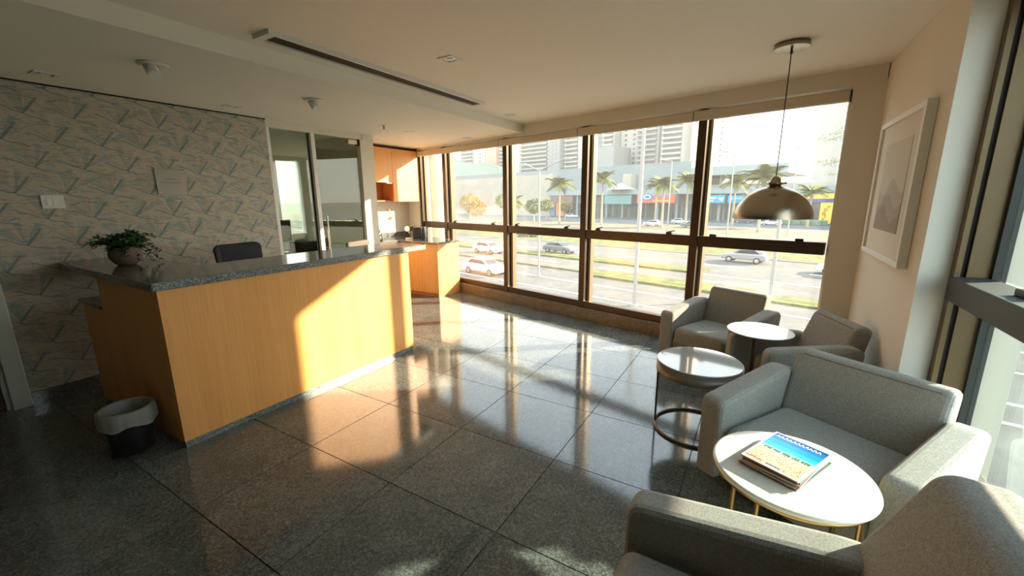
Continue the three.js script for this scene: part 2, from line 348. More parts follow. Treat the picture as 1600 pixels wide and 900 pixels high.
{ // right hand window
  const w = struct('window_2', 'tall bronze framed window on the right with a heavy transom');
  const z1 = ZE, zj = ZP + 0.01;
  slab(w, 'jamb_cover', 0.845, 0.866, 0.15, 2.42, zj, zj + 0.05, M.bronzeSide);
  slab(w, 'gasket', 0.866, 0.892, 0.15, 2.42, zj, zj + 0.02, M.rubber);
  slab(w, 'jamb', 0.892, 0.972, 0.15, 2.42, zj, zj + 0.035, M.bronzeSide);
  slab(w, 'jamb', 0.972, 1.02, 0.15, 2.42, zj, zj + 0.06, M.sash);
  slab(w, 'jamb', 0.86, 1.02, 0.15, 2.42, z1 - 0.09, z1, M.bronze, 0.004);
  slab(w, 'transom', 0.83, 0.985, 1.062, 1.177, zj + 0.04, z1, M.sash, 0.004);
  slab(w, 'bottom_rail', 0.95, 1.02, 0.15, 0.23, zj, z1, M.sash); slab(w, 'top_rail', 0.95, 1.02, 2.36, 2.42, zj, z1, M.sash);
  const e = [zj + 0.06, z1 - 0.09];
  for (let i = 0; i < 1; i++) for (const [a, b] of [[0.23, 1.062], [1.177, 2.36]]) slab(w, 'pane', 0.997, 1.003, a, b, e[i], e[i + 1], M.tealGlass);
  const l = slab(w, 'latch', 0.90, 0.945, 1.177, 1.205, -2.42, -2.34, M.blackPlastic, 0.006); part(l, 'knob', cyl(0.016, 0.016, 0.05, 14), M.blackPlastic, [0.01, 0.014, 0.03], [Math.PI / 2, 0, 0]);
}
{ // glass front of the office
  const w = struct('window_3', 'frameless glass office front with a white post');
  slab(w, 'post', XW - 0.09, XW - 0.01, 0, 2.37, -2.84, -2.80, M.white); slab(w, 'post', XW - 0.09, XW + 0.005, 0, 2.37, -3.385, -3.335, M.white); slab(w, 'seal', XW - 0.05, XW - 0.04, 0, 2.37, -3.335, -3.322, M.rubber);
  slab(w, 'pane', XW - 0.05, XW - 0.04, 0.01, 2.365, -3.32, -2.845, M.greenGlass);
  const d = struct('door_2', 'glass office door with long steel pull handles');
  slab(d, 'leaf', XW - 0.05, XW - 0.04, 0.01, 2.36, -4.05, -3.39, M.greenGlass);
  slab(d, 'frame', XW - 0.09, XW, 0, 2.37, -4.12, -4.075, M.wall);
  slab(d, 'hinge', XW - 0.07, XW - 0.02, 2.30, 2.36, -4.05, -3.90, M.chrome, 0.004); slab(d, 'hinge_block', XW - 0.08, XW - 0.01, 2.29, 2.37, -4.075, -4.05, M.dark);
  for (const x of [XW + 0.01, XW - 0.10]) part(d, 'handle', bar(V(x, 0.85, -3.45), V(x, 1.37, -3.45), 0.012), M.chrome);
  for (const y of [0.95, 1.27]) part(d, 'handle_post', bar(V(XW - 0.1, y, -3.45), V(XW + 0.01, y, -3.45), 0.008), M.chrome);
  slab(d, 'lock', XW - 0.06, XW - 0.03, 1.08, 1.13, -3.43, -3.39, M.chrome, 0.004);
}

// ------------------------------------------------------------------ reception desk
{
  const t = thing('reception_desk', 'maple veneer reception desk on a granite plinth', 'desk');
  const XD = -3.057, z0 = -3.08, z1 = -0.995;
  slab(t, 'front_panel', XD - 0.04, XD, 0.045, 1.046, z0, z1, M.wood);
  slab(t, 'side_panel', -4.06, XD - 0.041, 0.03, 1.046, z1 - 0.04, z1, M.wood);
  slab(t, 'end_panel', -3.60, XD - 0.041, 0.03, 1.046, z0, z0 + 0.04, M.wood);
  slab(t, 'plinth', XD - 0.05, XD - 0.006, 0, 0.044, z0 + 0.005, z1 - 0.005, M.graniteEdge);
  slab(t, 'low_cabinet', -4.50, -4.061, 0.0, 0.80, z1 - 0.45, z1 - 0.004, M.wood);
  slab(t, 'low_cabinet_top', -4.55, -4.061, 0.80, 0.825, z1 - 0.47, z1 + 0.01, M.graniteTop);
  slab(t, 'work_surface', -3.80, XD - 0.042, 0.72, 0.745, z0 + 0.05, z1 - 0.05, M.wood);
  const s = roundPoly([[-4.805, 0.965], [-3.035, 0.965], [-3.035, 3.345], [-3.60, 3.345], [-3.60, 1.44], [-4.805, 1.44]], [0.05, 0.012, 0.05, 0.03, 0.02, 0.02]);
  const g = extrude(s, 0.052, 0.004, 1); g.rotateX(-Math.PI / 2); const uv = g.attributes.uv, p = g.attributes.position, n = g.attributes.normal;
  for (let i = 0; i < uv.count; i++) uv.setXY(i, p.getX(i) + p.getZ(i) * (Math.abs(n.getY(i)) > 0.7 ? 0 : 1), Math.abs(n.getY(i)) > 0.7 ? p.getZ(i) : p.getY(i));
  const c = thing('granite_counter', 'polished grey granite counter slab lying on the reception desk', 'counter'); c.position.y = 1.046; part(c, 'counter_slab', g, [M.graniteTop, M.graniteEdge][0]);
  c.children[0].material = [M.graniteTop, M.graniteEdge];
}

// ------------------------------------------------------------------ armchairs
function armchair(label, x, z, turn, o = {}) {
  const { W = 0.88, D = 0.74, aF = 0.5, aB = 0.57, bT = 0.69, lean = 0.33, T = 0.135, y0 = 0.05, back = 0.13, seatY = 0.37, front = 0, drop = 0, zi = -D / 2 + 0.20, bW = W - 2 * T + 0.03 } = o;
  const c = thing('armchair', label, 'armchair', 'grey woven armchairs'), in_ = W - 2 * T;
  const side = (pts, rad, depth, bevel) => extrude(roundPoly(pts.map(([a, b]) => [-a, b]), rad), depth, bevel, 3).rotateY(Math.PI / 2).translate(-depth / 2, 0, 0);
  part(c, 'seat_base', rbox(in_ + 0.01, 0.20, D - 0.16 - front, 0.02), M.fabric, [0, y0 + 0.10, 0.045 - front / 2]);
  const cush = rbox(in_ - 0.006, 0.17, D - 0.16 - front, 0.055, 4), cp = cush.attributes.position;
  for (let i = 0; i < cp.count; i++) if (cp.getY(i) > 0) cp.setY(i, cp.getY(i) + 0.02 * Math.cos(Math.min(1, Math.abs(cp.getX(i)) / in_ * 2) * 1.5));
  cush.computeVertexNormals();
  part(c, 'seat_cushion', cush, M.fabric, [0, seatY - 0.09, 0.065 - front / 2]);
  part(c, 'seat_seam', box(in_ - 0.02, 0.004, 0.004), M.seam, [0, y0 + 0.203, D / 2 - 0.034 - front]);
  const h = bT - 0.2;
  const bk = part(c, 'backrest', side([[zi, 0.2], [zi - lean * h, bT], [zi - lean * h - back, bT - 0.012], [zi - back - 0.05, 0.09], [zi - 0.06, 0.09]], [0.02, 0.05, 0.06, 0.03, 0.02], bW, 0.028), M.fabric);
  const zt = zi - lean * h;
  if (bT < 0.8) part(bk, 'seam', bar(V(-in_ / 2 + 0.03, bT - 0.022, zt + 0.004), V(in_ / 2 - 0.03, bT - 0.022, zt + 0.004), 0.003, 6), M.seam);
  for (const s of [-1, 1]) {
    const d = s < 0 ? drop : 0, g = side([[D / 2, y0], [D / 2 - 0.012, aF - d], [-D / 2 + 0.10, aB - d], [-D / 2 + 0.0, aB - d - 0.02], [-D / 2 + 0.05, y0]], [0.015, 0.055, 0.06, 0.06, 0.02], T, 0.03), p = g.attributes.position;
    for (let i = 0; i < p.count; i++) p.setX(i, p.getX(i) + s * 0.05 * Math.max(0, p.getY(i) - 0.3));
    g.computeVertexNormals();
    const a = part(c, 'armrest', g, M.fabric, [s * (W / 2 - T / 2), 0, 0]);
    const k = s * (T / 2 - 0.016 + 0.05 * (aF - 0.3)); part(a, 'piping', bar(V(s * (T / 2 - 0.014), y0 + 0.02, D / 2 - 0.009), V(k, aF - d - 0.06, D / 2 - 0.018), 0.0022, 6), M.fabric);
    for (const q of [-1, 1]) part(c, 'leg', cyl(0.018, 0.014, y0 + 0.02, 12), M.blackPlastic, [s * (W / 2 - 0.12), (y0 + 0.02) / 2, q * (D / 2 - 0.12)]);
  }
  c.position.set(x, 0, z); c.rotation.y = turn * D2R; return c;
}
armchair('grey armchair against the long window, beyond the drum table', -0.255, -4.20, -25, { W: 0.78, D: 0.68 });
armchair('grey armchair with its leaning back to the picture wall', 0.255, -3.49, -66, { W: 0.68, D: 0.60, bT: 0.73, aF: 0.58, aB: 0.62, drop: 0.085, T: 0.11, front: 0.16, lean: 0.36, back: 0.11 });
armchair('grey armchair behind the marble table with the magazines', 0.39, -2.43, -31, { W: 0.92, D: 0.72 });
armchair('high backed grey armchair nearest to the viewer, cut off by the lower edge', 0.06, -0.99, -90, { W: 0.88, D: 0.76, aF: 0.5, aB: 0.57, bT: 0.86, zi: -0.12, bW: 0.88, back: 0.17, lean: 0.45 });

// ------------------------------------------------------------------ tables
function rodTable(x, z) {
  const t = thing('marble_table', 'round white marble side table on brass legs that carries the magazines', 'table'); t.position.set(x, 0, z);
  const top = part(t, 'table_top', lathe([[0, 0.478], [0.272, 0.478], [0.281, 0.483], [0.283, 0.49], [0.279, 0.498], [0.27, 0.5], [0, 0.5]], 72), M.marble), uv = top.geometry.attributes.uv, p = top.geometry.attributes.position;
  for (let i = 0; i < uv.count; i++) uv.setXY(i, p.getX(i), p.getZ(i));
  part(t, 'rim', lathe([[0.25, 0.462], [0.268, 0.462], [0.272, 0.468], [0.268, 0.478], [0.25, 0.478], [0.25, 0.462]], 64), M.brass);
  for (const [a, b] of [[-0.19, 0.15], [-0.11, 0.225], [0.2, 0.165], [0.19, -0.16]]) part(t, 'leg', bar(V(a * 1.02, 0, b * 1.02), V(a, 0.465, b), 0.009, 12), M.brass);
}
rodTable(0.204, -1.844);
{
  const t = thing('drum_table', 'round drum side table with glossy pale top on a ring base', 'table'); t.position.set(-0.262, 0, -2.889);
  part(t, 'table_top', lathe([[0, 0.488], [0.262, 0.488], [0.266, 0.492], [0.266, 0.497], [0.262, 0.5], [0, 0.5]], 72), M.pale);
  part(t, 'apron', lathe([[0, 0.415], [0.262, 0.415], [0.268, 0.42], [0.268, 0.488], [0, 0.488]], 72), M.drum);
  part(t, 'floor_ring', new THREE.TorusGeometry(0.255, 0.009, 10, 72).rotateX(Math.PI / 2), M.bronzeSide, [0, 0.009, 0]);
  for (const a of [188, 300, 60]) part(t, 'leg', box(0.03, 0.40, 0.012), M.bronze, [Math.cos(a * D2R) * 0.252, 0.215, -Math.sin(a * D2R) * 0.252], [0, a * D2R + Math.PI / 2, 0]);
}
{
  const t = thing('pedestal_table', 'small round pale side table tucked beside the leaning armchair', 'table'); t.position.set(0.078, 0, -3.62);
  part(t, 'table_top', lathe([[0, 0.548], [0.222, 0.548], [0.228, 0.552], [0.228, 0.557], [0.224, 0.56], [0, 0.56]], 64), M.pale);
  part(t, 'pedestal', cyl(0.014, 0.014, 0.54, 14), M.bronze, [-0.035, 0.278, 0.1]); part(t, 'foot', cyl(0.09, 0.1, 0.012, 28), M.bronze, [-0.035, 0.006, 0.1]);
}
{ // stack of magazines
  const cover = canvasTex(512, 720, (c, w, h) => {
    c.fillStyle = '#ece9e2'; c.fillRect(0, 0, w, h); const x0 = 14, x1 = w - 14;
    const bands = [[14, '#0e4f8e'], [70, '#0f6fb6'], [150, '#1290c8'], [250, '#25abd4'], [320, '#7cc6d2'], [372, '#cfd3c6'], [400, '#d8c9a6']];
    bands.forEach(([y, k], i) => { c.fillStyle = k; c.fillRect(x0, y, x1 - x0, (bands[i + 1]?.[0] ?? h - 14) - y); });
    for (let i = 0; i < 1500; i++) { const y = 395 + Math.pow(rnd(), 0.8) * 300; c.fillStyle = ['#8a6a3c', '#c79c5a', '#e6d2a4', '#5e4a30', '#d9b27c', '#b5513d', '#3f5a4a', '#f0e4c8'][i % 8]; c.fillRect(x0 + rnd() * (x1 - x0 - 10), Math.min(y, h - 24), rr(3, 12), rr(3, 9)); }
    for (let i = 0; i < 300; i++) { const k = Math.floor(rnd() * 5); c.fillStyle = i % 2 ? '#3c5536' : '#55683c'; c.beginPath(); c.arc(90 + k * 85 + rr(-34, 34), 372 + rr(-16, 22), rr(3, 8), 0, 7); c.fill(); }
    c.strokeStyle = '#e8dca8'; c.lineWidth = 9; for (let i = 0; i < 11; i++) { const x = 40 + i * 38; c.beginPath(); c.moveTo(x, 92); c.quadraticCurveTo(x + rr(2, 14), 30, x + 18, 48 + rr(0, 20)); c.quadraticCurveTo(x + 24, 84, x + 28, 92); c.stroke(); }
    c.fillStyle = '#c85a48'; c.fillRect(x0, h - 70, 150, 22); c.fillStyle = '#2b4c74'; c.fillRect(x0 + 190, h - 62, 130, 20);
  });
  const matOf = (o) => std({ roughness: 0.25, ...o }), pages = std({ color: lin(0.62, 0.6, 0.55), roughness: 0.7 });
  const cols = [lin(0.05, 0.12, 0.14), lin(0.5, 0.48, 0.42), lin(0.02, 0.02, 0.025), lin(0.42, 0.14, 0.08), lin(0.12, 0.28, 0.3), lin(0.6, 0.58, 0.52)];
  const names = ['bottom magazine of the stack, dark teal cover', 'second magazine from the bottom of the stack, cream cover', 'third magazine from the bottom of the stack, black cover', 'fourth magazine from the bottom of the stack, brick red cover', 'magazine lying just under the top one, teal cover', 'top magazine of the stack with a blue beach photo on its cover'];
  const lc = matOf({ map: cover });
  for (let i = 0; i < 6; i++) {
    const th = 0.0062, y = 0.5005 + i * (th + 0.0004), m = thing('magazine', names[i], 'magazine', 'magazines on the marble table');
    m.position.set(0.186 + (i < 5 ? rr(-0.008, 0.008) : 0), y, -1.872 + (i < 5 ? rr(-0.008, 0.008) : 0)); m.rotation.y = (-26 + (i < 5 ? rr(-5, 5) : 0)) * D2R;
    part(m, 'pages', box(0.206, th - 0.0012, 0.29), pages, [0, th / 2, 0]);
    part(m, 'back_cover', box(0.21, 0.0006, 0.296), matOf({ color: cols[(i + 2) % 6] }), [0, 0.0003, 0]);
    const g = new THREE.BoxGeometry(0.21, 0.0006, 0.296); part(m, 'front_cover', g, i === 5 ? lc : matOf({ color: cols[i] }), [0, th - 0.0003, 0]);
    part(m, 'spine', box(0.0008, th, 0.296), matOf({ color: cols[i] }), [-0.1054, th / 2, 0]);
  }
}

// ------------------------------------------------------------------ pendant lamp
{
  const t = thing('pendant_lamp', 'brushed metal dome pendant lamp hanging on a black cord', 'lamp'); t.position.set(0.06, 0, -3.55);
  part(t, 'canopy', lathe([[0, CEIL], [0.103, CEIL], [0.105, CEIL - 0.03], [0.1, CEIL - 0.034], [0, CEIL - 0.034]], 48), M.nickel);
  part(t, 'cord_grip', cyl(0.007, 0.009, 0.03, 12), M.blackPlastic, [0, CEIL - 0.049, 0]);
  part(t, 'cord', cyl(0.0035, 0.0035, 0.8, 8), M.blackPlastic, [0, 2.11, 0]);
  const pts = [], R = 0.248, Hh = 0.228, y = 1.418;
  for (let i = 0; i <= 20; i++) { const a = i / 20 * Math.PI / 2; pts.push([R * Math.cos(a) + 0.0001, y + Hh * Math.sin(a) * (1 - 0.06 * Math.cos(a))]); }
  for (let i = 20; i >= 0; i--) { const a = i / 20 * Math.PI / 2; pts.push([(R - 0.003) * Math.cos(a) + 0.0001, y + (Hh - 0.003) * Math.sin(a) * (1 - 0.06 * Math.cos(a))]); }
  part(t, 'shade', lathe(pts, 96), M.nickel);
  const cap = part(t, 'cap', lathe([[0, y + 0.29], [0.016, y + 0.29], [0.03, y + 0.275], [0.035, y + 0.25], [0.05, y + 0.247], [0.052, y + 0.237], [0.035, y + 0.232], [0.038, y + 0.222], [0, y + 0.222]], 32), M.nickel);
  for (const a of [0, 2.1, 4.2]) part(cap, 'thumb_screw', bar(V(0.03 * Math.cos(a), y + 0.243, 0.03 * Math.sin(a)), V(0.068 * Math.cos(a), y + 0.243, 0.068 * Math.sin(a)), 0.006, 8), M.nickel);
  part(t, 'socket', cyl(0.022, 0.026, 0.08, 16), M.blackPlastic, [0, y + 0.18, 0]); part(t, 'bulb', new THREE.SphereGeometry(0.035, 20, 14), M.white, [0, y + 0.12, 0]);
}

// ------------------------------------------------------------------ ceiling fittings
{
  const t = thing('ceiling_vent', 'long slot air vent with dark slits in the raised ceiling', 'vent'); t.position.set(-2.705, CEIL, -2.75);
  const w = 0.17, L = 2.28, n = 4;
  part(t, 'slot_shade', box(w - 0.03, 0.002, L - 0.04), M.dark, [0, -0.0012, 0]);  // flat black sheet, paints the shade inside the open slots
  for (const s of [-1, 1]) { part(t, 'frame_side', box(0.022, 0.024, L), M.white, [s * (w / 2 - 0.011), -0.012, 0]); part(t, 'frame_end', box(w - 0.045, 0.024, 0.05), M.white, [0, -0.012, s * (L / 2 - 0.025)]); }
  for (let i = 1; i < n; i++) part(t, 'slat', box(0.006, 0.020, L - 0.1), M.bronzeSide, [-w / 2 + 0.022 + (w - 0.044) * i / n, -0.013, 0]);
}
function downlight(x, y, z, label, s = 0.11) {
  const t = thing('downlight', label, 'light', 'square recessed downlights'); t.position.set(x, y, z);
  for (const k of [-1, 1]) { part(t, 'trim', box(s, 0.006, s * 0.2), M.white, [0, -0.003, k * s * 0.4]); part(t, 'trim', box(s * 0.2, 0.006, s * 0.6), M.white, [k * s * 0.4, -0.003, 0]); }
  part(t, 'reflector', box(s * 0.6, 0.002, s * 0.6), M.chrome, [0, -0.0012, 0]); part(t, 'lens', cyl(s * 0.2, s * 0.2, 0.004, 20), M.whiteGloss, [0, -0.004, 0]);
}
downlight(-2.055, CEIL, -2.60, 'square downlight alone in the middle of the raised ceiling', 0.13);
downlight(-2.74, CEIL, -4.60, 'square downlight of the raised ceiling close to the long window');
downlight(-4.44, SOF, -1.06, 'leftmost square downlight, above the switch plate on the wallpaper', 0.14);
downlight(-4.45, SOF, -2.29, 'square downlight above the steel plaque end of the wallpaper', 0.13);
downlight(-4.16, SOF, -4.35, 'square downlight just right of the sprinkler');
downlight(-3.85, SOF, -5.22, 'square downlight of the lowered ceiling next to the roller blinds');
downlight(-5.4, SOF, -5.3, 'square downlight right in front of the kitchen wall cupboards', 0.1);
function spot(x, z, label) {
  const t = thing('spotlight', label, 'light', 'swivelling tube spotlights'); t.position.set(x, SOF, z);
  part(t, 'base_ring', lathe([[0.03, 0], [0.085, 0], [0.088, -0.006], [0.07, -0.012], [0.03, -0.01]], 36), M.white); part(t, 'neck', cyl(0.02, 0.02, 0.04, 16), M.white, [0, -0.02, 0]);
  part(t, 'tube', bar(V(-0.02, -0.015, 0.01), V(0.055, -0.085, 0.02), 0.036, 24), M.white);
}
spot(-3.54, -1.36, 'white swivel spotlight nearer to the viewer, above the desk end with the plant');
spot(-3.575, -2.55, 'white swivel spotlight farther back, above the black office chair');
{ const t = thing('sprinkler', 'small metal fire sprinkler head in the lowered ceiling', 'sprinkler'); t.position.set(-4.07, SOF, -3.82);
  part(t, 'plate', cyl(0.035, 0.03, 0.008, 24), M.white, [0, -0.004, 0]); part(t, 'body', cyl(0.011, 0.009, 0.03, 12), M.brass, [0, -0.023, 0]); part(t, 'deflector', cyl(0.018, 0.018, 0.003, 16), M.brass, [0, -0.043, 0]); for (const s of [-1, 1]) part(t, 'arm', box(0.003, 0.022, 0.003), M.brass, [s * 0.008, -0.033, 0]); }

// ------------------------------------------------------------------ things on the walls
{
  const t = thing('wall_plaque', 'brushed steel plaque with engraved lines on four studs', 'plaque'); t.position.set(XW + 0.012, 1.746, -1.835);
  const tex = canvasTex(256, 256, (c, w, h) => { c.fillStyle = '#77736a'; c.fillRect(0, 0, w, h); for (let i = 0; i < 700; i++) { c.fillStyle = i % 2 ? 'rgba(90,88,82,0.06)' : 'rgba(150,147,138,0.06)'; c.fillRect(0, rnd() * h, w, rr(0.5, 1.5)); }
    c.fillStyle = '#2c2822'; for (let x = 76; x < 178; x += 7) c.fillRect(x, 100, rr(3, 6), 5); for (let x = 40; x < 216; x += 7) c.fillRect(x, 134, rr(3, 6), 5); });
  const m = phys({ map: tex, roughness: 0.3, metalness: 0.95, anisotropy: 0.3 }), g = new THREE.BoxGeometry(0.235, 0.235, 0.004);
  part(t, 'plate', g, m, [0, 0, 0], [0, Math.PI / 2, 0]);
  for (const a of [-1, 1]) for (const b of [-1, 1]) part(t, 'stud', bar(V(-0.012, b * 0.1, a * 0.1), V(0.007, b * 0.1, a * 0.1), 0.006, 12), M.chrome);
}
{ const t = thing('switch_plate', 'pale plastic switch plate on the wallpaper', 'switch'); t.position.set(XW + 0.006, 1.57, -1.032);
  part(t, 'plate', rbox(0.012, 0.105, 0.13, 0.004), std({ color: lin(0.66, 0.67, 0.6), roughness: 0.4 })); part(t, 'rocker', rbox(0.008, 0.06, 0.03, 0.003), M.white, [0.006, 0, -0.012]); part(t, 'rocker', rbox(0.008, 0.06, 0.03, 0.003), M.white, [0.006, 0, 0.022]); }
{ // framed drawing
  const t = thing('framed_picture', 'white framed pale mountain drawing on the beige wall', 'picture'); t.position.set(XP - 0.001, 1.615, -3.60); t.rotation.y = -Math.PI / 2;
  const w = 1.0, h = 0.90, f = 0.035, d = 0.045;
  part(t, 'frame_top', rbox(w, f, d, 0.003), M.white, [0, h / 2 - f / 2, d / 2]); part(t, 'frame_bottom', rbox(w, f, d, 0.003), M.white, [0, -h / 2 + f / 2, d / 2]);
  for (const s of [-1, 1]) part(t, 'frame_side', rbox(f, h - 2 * f, d, 0.003), M.white, [s * (w / 2 - f / 2), 0, d / 2]);
  part(t, 'mat', box(w - 2 * f, h - 2 * f, 0.006), std({ color: lin(0.66, 0.62, 0.53), roughness: 0.9 }), [0, 0, 0.026]);
  const art = canvasTex(512, 512, (c, W, H) => {
    c.fillStyle = '#c9c2b2'; c.fillRect(0, 0, W, H);
    for (let k = 0; k < 3; k++) { c.fillStyle = ['rgba(170,158,145,0.5)', 'rgba(150,138,128,0.45)', 'rgba(132,120,112,0.4)'][k]; c.beginPath(); c.moveTo(0, H); let y = H * (0.52 + 0.12 * k); for (let x = 0; x <= W; x += 16) { c.lineTo(x, y + Math.sin(x / 60 + k) * 40 + rr(-14, 14) + (x / W) * 30 * (k - 0.5)); } c.lineTo(W, H); c.fill(); }
    for (let i = 0; i < 1400; i++) { c.strokeStyle = `rgba(95,84,80,${0.08 + 0.14 * rnd()})`; const x = rnd() * W, y = H * 0.5 + rnd() * H * 0.5; c.beginPath(); c.moveTo(x, y); c.lineTo(x + rr(-10, 14), y + rr(2, 16)); c.stroke(); }
  });
  part(t, 'drawing', new THREE.BoxGeometry(0.60, 0.56, 0.003), std({ map: art, roughness: 0.9 }), [0, 0.01, 0.030]);
}

// ------------------------------------------------------------------ kitchen corner
{
  const zf = -5.05, xe = -4.375, hT = 0.87, zAt = (x) => winZ(x) + 0.004;
  const quad = (pts, y0, y1) => extrude(pts.map(([x, z]) => [x, -z]), y1 - y0).rotateX(-Math.PI / 2).translate(0, y0, 0);
  const t = thing('kitchen_base_unit', 'maple kitchen base unit with a bright end panel by the window', 'cabinet');
  part(t, 'carcass', quad([[-5.79, -4.34], [-5.23, -4.34], [-5.23, zf - 0.02], [xe - 0.02, zf - 0.02], [xe - 0.02, zAt(xe)], [-5.79, zAt(-5.79)]], 0.0, hT - 0.01), M.woodDark);
  for (const [a, b] of [[-5.20, -4.80], [-4.796, xe - 0.021]]) slab(t, 'door', a, b, 0.06, hT - 0.012, zf - 0.02, zf, M.wood);
  for (const [a, b] of [[-5.04, -4.70], [-4.696, -4.345]]) slab(t, 'door', -5.23, -5.21, 0.06, hT - 0.012, a, b, M.wood);
  part(t, 'end_panel', quad([[xe - 0.02, zf], [xe, zf], [xe, zAt(xe)], [xe - 0.02, zAt(xe)]], 0.0, hT - 0.001), std({ map: M.wood.map, color: lin(1, 1, 1), roughness: 0.42 }));
  slab(t, 'kickboard', -5.2, xe - 0.021, 0, 0.055, zf - 0.05, zf - 0.021, M.woodEdge);
  const w = thing('kitchen_worktop', 'grey granite kitchen worktop running to the window', 'worktop');
  part(w, 'worktop_slab', quad([[-5.79, -4.34], [-5.18, -4.34], [-5.18, zf + 0.03], [xe + 0.03, zf + 0.03], [xe + 0.03, zAt(xe + 0.03)], [-5.79, zAt(-5.79)]], hT, hT + 0.028), M.graniteTop);
  slab(w, 'upstand', -5.798, -5.785, hT + 0.028, hT + 0.11, -5.9, -4.35, M.graniteTop);
  const u = thing('kitchen_wall_cupboard', 'maple wall cupboard hung above the kitchen worktop', 'cabinet');
  slab(u, 'carcass', -5.79, -5.46, 1.85, 2.40, -5.225, -4.34, M.woodDark); slab(u, 'carcass', -5.79, -5.46, 1.535, 2.40, -5.86, -5.231, M.woodDark);
  slab(u, 'door', -5.458, -5.44, 1.845, 2.40, -5.228, -4.80, M.wood); slab(u, 'door', -5.458, -5.44, 1.845, 2.40, -4.796, -4.345, M.wood);
  slab(u, 'door', -5.458, -5.44, 1.53, 2.40, -5.70, -5.232, M.wood); slab(u, 'filler', -5.458, -5.442, 1.53, 2.40, -5.865, -5.704, M.wood);
  slab(u, 'open_shelf', -5.79, -5.50, 1.535, 1.555, -5.228, -4.34, M.woodRed); slab(u, 'open_shelf_back', -5.795, -5.70, 1.555, 1.849, -5.228, -4.34, M.woodRed);
  part(u, 'under_lamp', rbox(0.05, 0.02, 0.12, 0.004), M.chrome, [-5.46, 1.835, -5.14]);
}
{ const t = thing('coffee_machine', 'black capsule coffee machine on the kitchen worktop', 'appliance'); t.position.set(-5.12, 0.898, -5.35); t.rotation.y = 0.5;
  part(t, 'body', rbox(0.16, 0.19, 0.2, 0.02), M.blackPlastic, [0.06, 0.105, 0]); part(t, 'water_tank', rbox(0.05, 0.2, 0.16, 0.015), phys({ color: lin(0.05, 0.06, 0.08), roughness: 0.15 }), [0.165, 0.105, 0]);
  part(t, 'head', rbox(0.12, 0.07, 0.1, 0.02), M.blackPlastic, [-0.06, 0.175, 0.02]); part(t, 'spout', cyl(0.02, 0.014, 0.05, 16), M.chrome, [-0.09, 0.12, 0.02]); part(t, 'lever', bar(V(-0.08, 0.21, 0.02), V(0.02, 0.25, 0.02), 0.012, 10), M.chrome);
  part(t, 'drip_tray', rbox(0.13, 0.025, 0.13, 0.006), M.chrome, [-0.085, 0.013, 0.02]); part(t, 'dial', cyl(0.045, 0.045, 0.02, 24), M.chrome, [-0.11, 0.18, 0.075], [Math.PI / 2, 0, 0]); }
{ const t = thing('wall_valve', 'brass stop valve on the wall over the worktop', 'valve'); t.position.set(-5.80, 1.24, -5.45);
  part(t, 'flange', cyl(0.03, 0.03, 0.01, 20), M.brass, [0.005, 0.0, 0], [0, 0, Math.PI / 2]); part(t, 'stem', bar(V(0, 0, 0), V(0.07, 0, 0), 0.01), M.brass); part(t, 'handwheel', new THREE.TorusGeometry(0.026, 0.006, 8, 20).rotateY(Math.PI / 2), M.brass, [0.07, 0, 0]);
  part(t, 'second_flange', cyl(0.028, 0.028, 0.012, 20), M.brass, [0.006, 0.14, 0.02], [0, 0, Math.PI / 2]); }
{ const t = thing('glass_carafe', 'clear glass carafe at the left end of the worktop', 'carafe'); t.position.set(-5.45, 0.898, -4.97); part(t, 'vessel', lathe([[0, 0.002], [0.045, 0.002], [0.055, 0.04], [0.035, 0.1], [0.03, 0.13], [0.036, 0.14]], 28), M.glass); part(t, 'handle', new THREE.TorusGeometry(0.03, 0.005, 8, 18, 3.4), M.blackPlastic, [0.05, 0.08, 0], [0, 0, -1.7]); }
{ const t = thing('kettle', 'dark kettle standing left of the glass carafe', 'kettle'); t.position.set(-5.42, 0.898, -4.80); part(t, 'body', lathe([[0, 0], [0.065, 0], [0.07, 0.03], [0.05, 0.13], [0.03, 0.16], [0, 0.165]], 28), M.blackPlastic); part(t, 'spout', bar(V(0.05, 0.08, 0), V(0.095, 0.14, 0), 0.012, 10, 0.008), M.chrome); part(t, 'handle', new THREE.TorusGeometry(0.05, 0.007, 8, 20, 3.2), M.blackPlastic, [0, 0.15, 0]); }

// ------------------------------------------------------------------ things at the desk
function officeChair(label, x, z, turn, mat, top) {
  const t = thing('office_chair', label, 'chair'); t.position.set(x, 0, z); t.rotation.y = turn * D2R;
  const s = roundPoly([[-0.2, 0.62], [0.2, 0.62], [0.235, top - 0.03], [0.19, top], [-0.19, top], [-0.235, top - 0.03]], 0.05), g = extrude(s, 0.03, 0.01), p = g.attributes.position;
  for (let i = 0; i < p.count; i++) p.setZ(i, p.getZ(i) - 0.25 + 0.5 * p.getX(i) ** 2 - 0.1 * (p.getY(i) - 0.62)); g.computeVertexNormals();
  part(t, 'backrest', g, mat); part(t, 'seat', rbox(0.48, 0.07, 0.46, 0.03), mat, [0, 0.47, 0]); part(t, 'back_bracket', bar(V(0, 0.44, -0.1), V(0, 0.75, -0.27), 0.02), M.blackPlastic); part(t, 'gas_column', cyl(0.025, 0.03, 0.36, 14), M.chrome, [0, 0.26, 0]);
  for (let k = 0; k < 5; k++) { const a = k * 1.2566, l = part(t, 'base_leg', bar(V(0, 0.1, 0), V(0.28 * Math.cos(a), 0.065, 0.28 * Math.sin(a)), 0.02, 8, 0.014), M.blackPlastic); part(l, 'castor', new THREE.SphereGeometry(0.03, 12, 8), M.blackPlastic, [0.28 * Math.cos(a), 0.03, 0.28 * Math.sin(a)]); }
}
officeChair('black mesh office chair between the desk and the wallpaper', -4.08, -2.14, 98, M.mesh, 1.165);
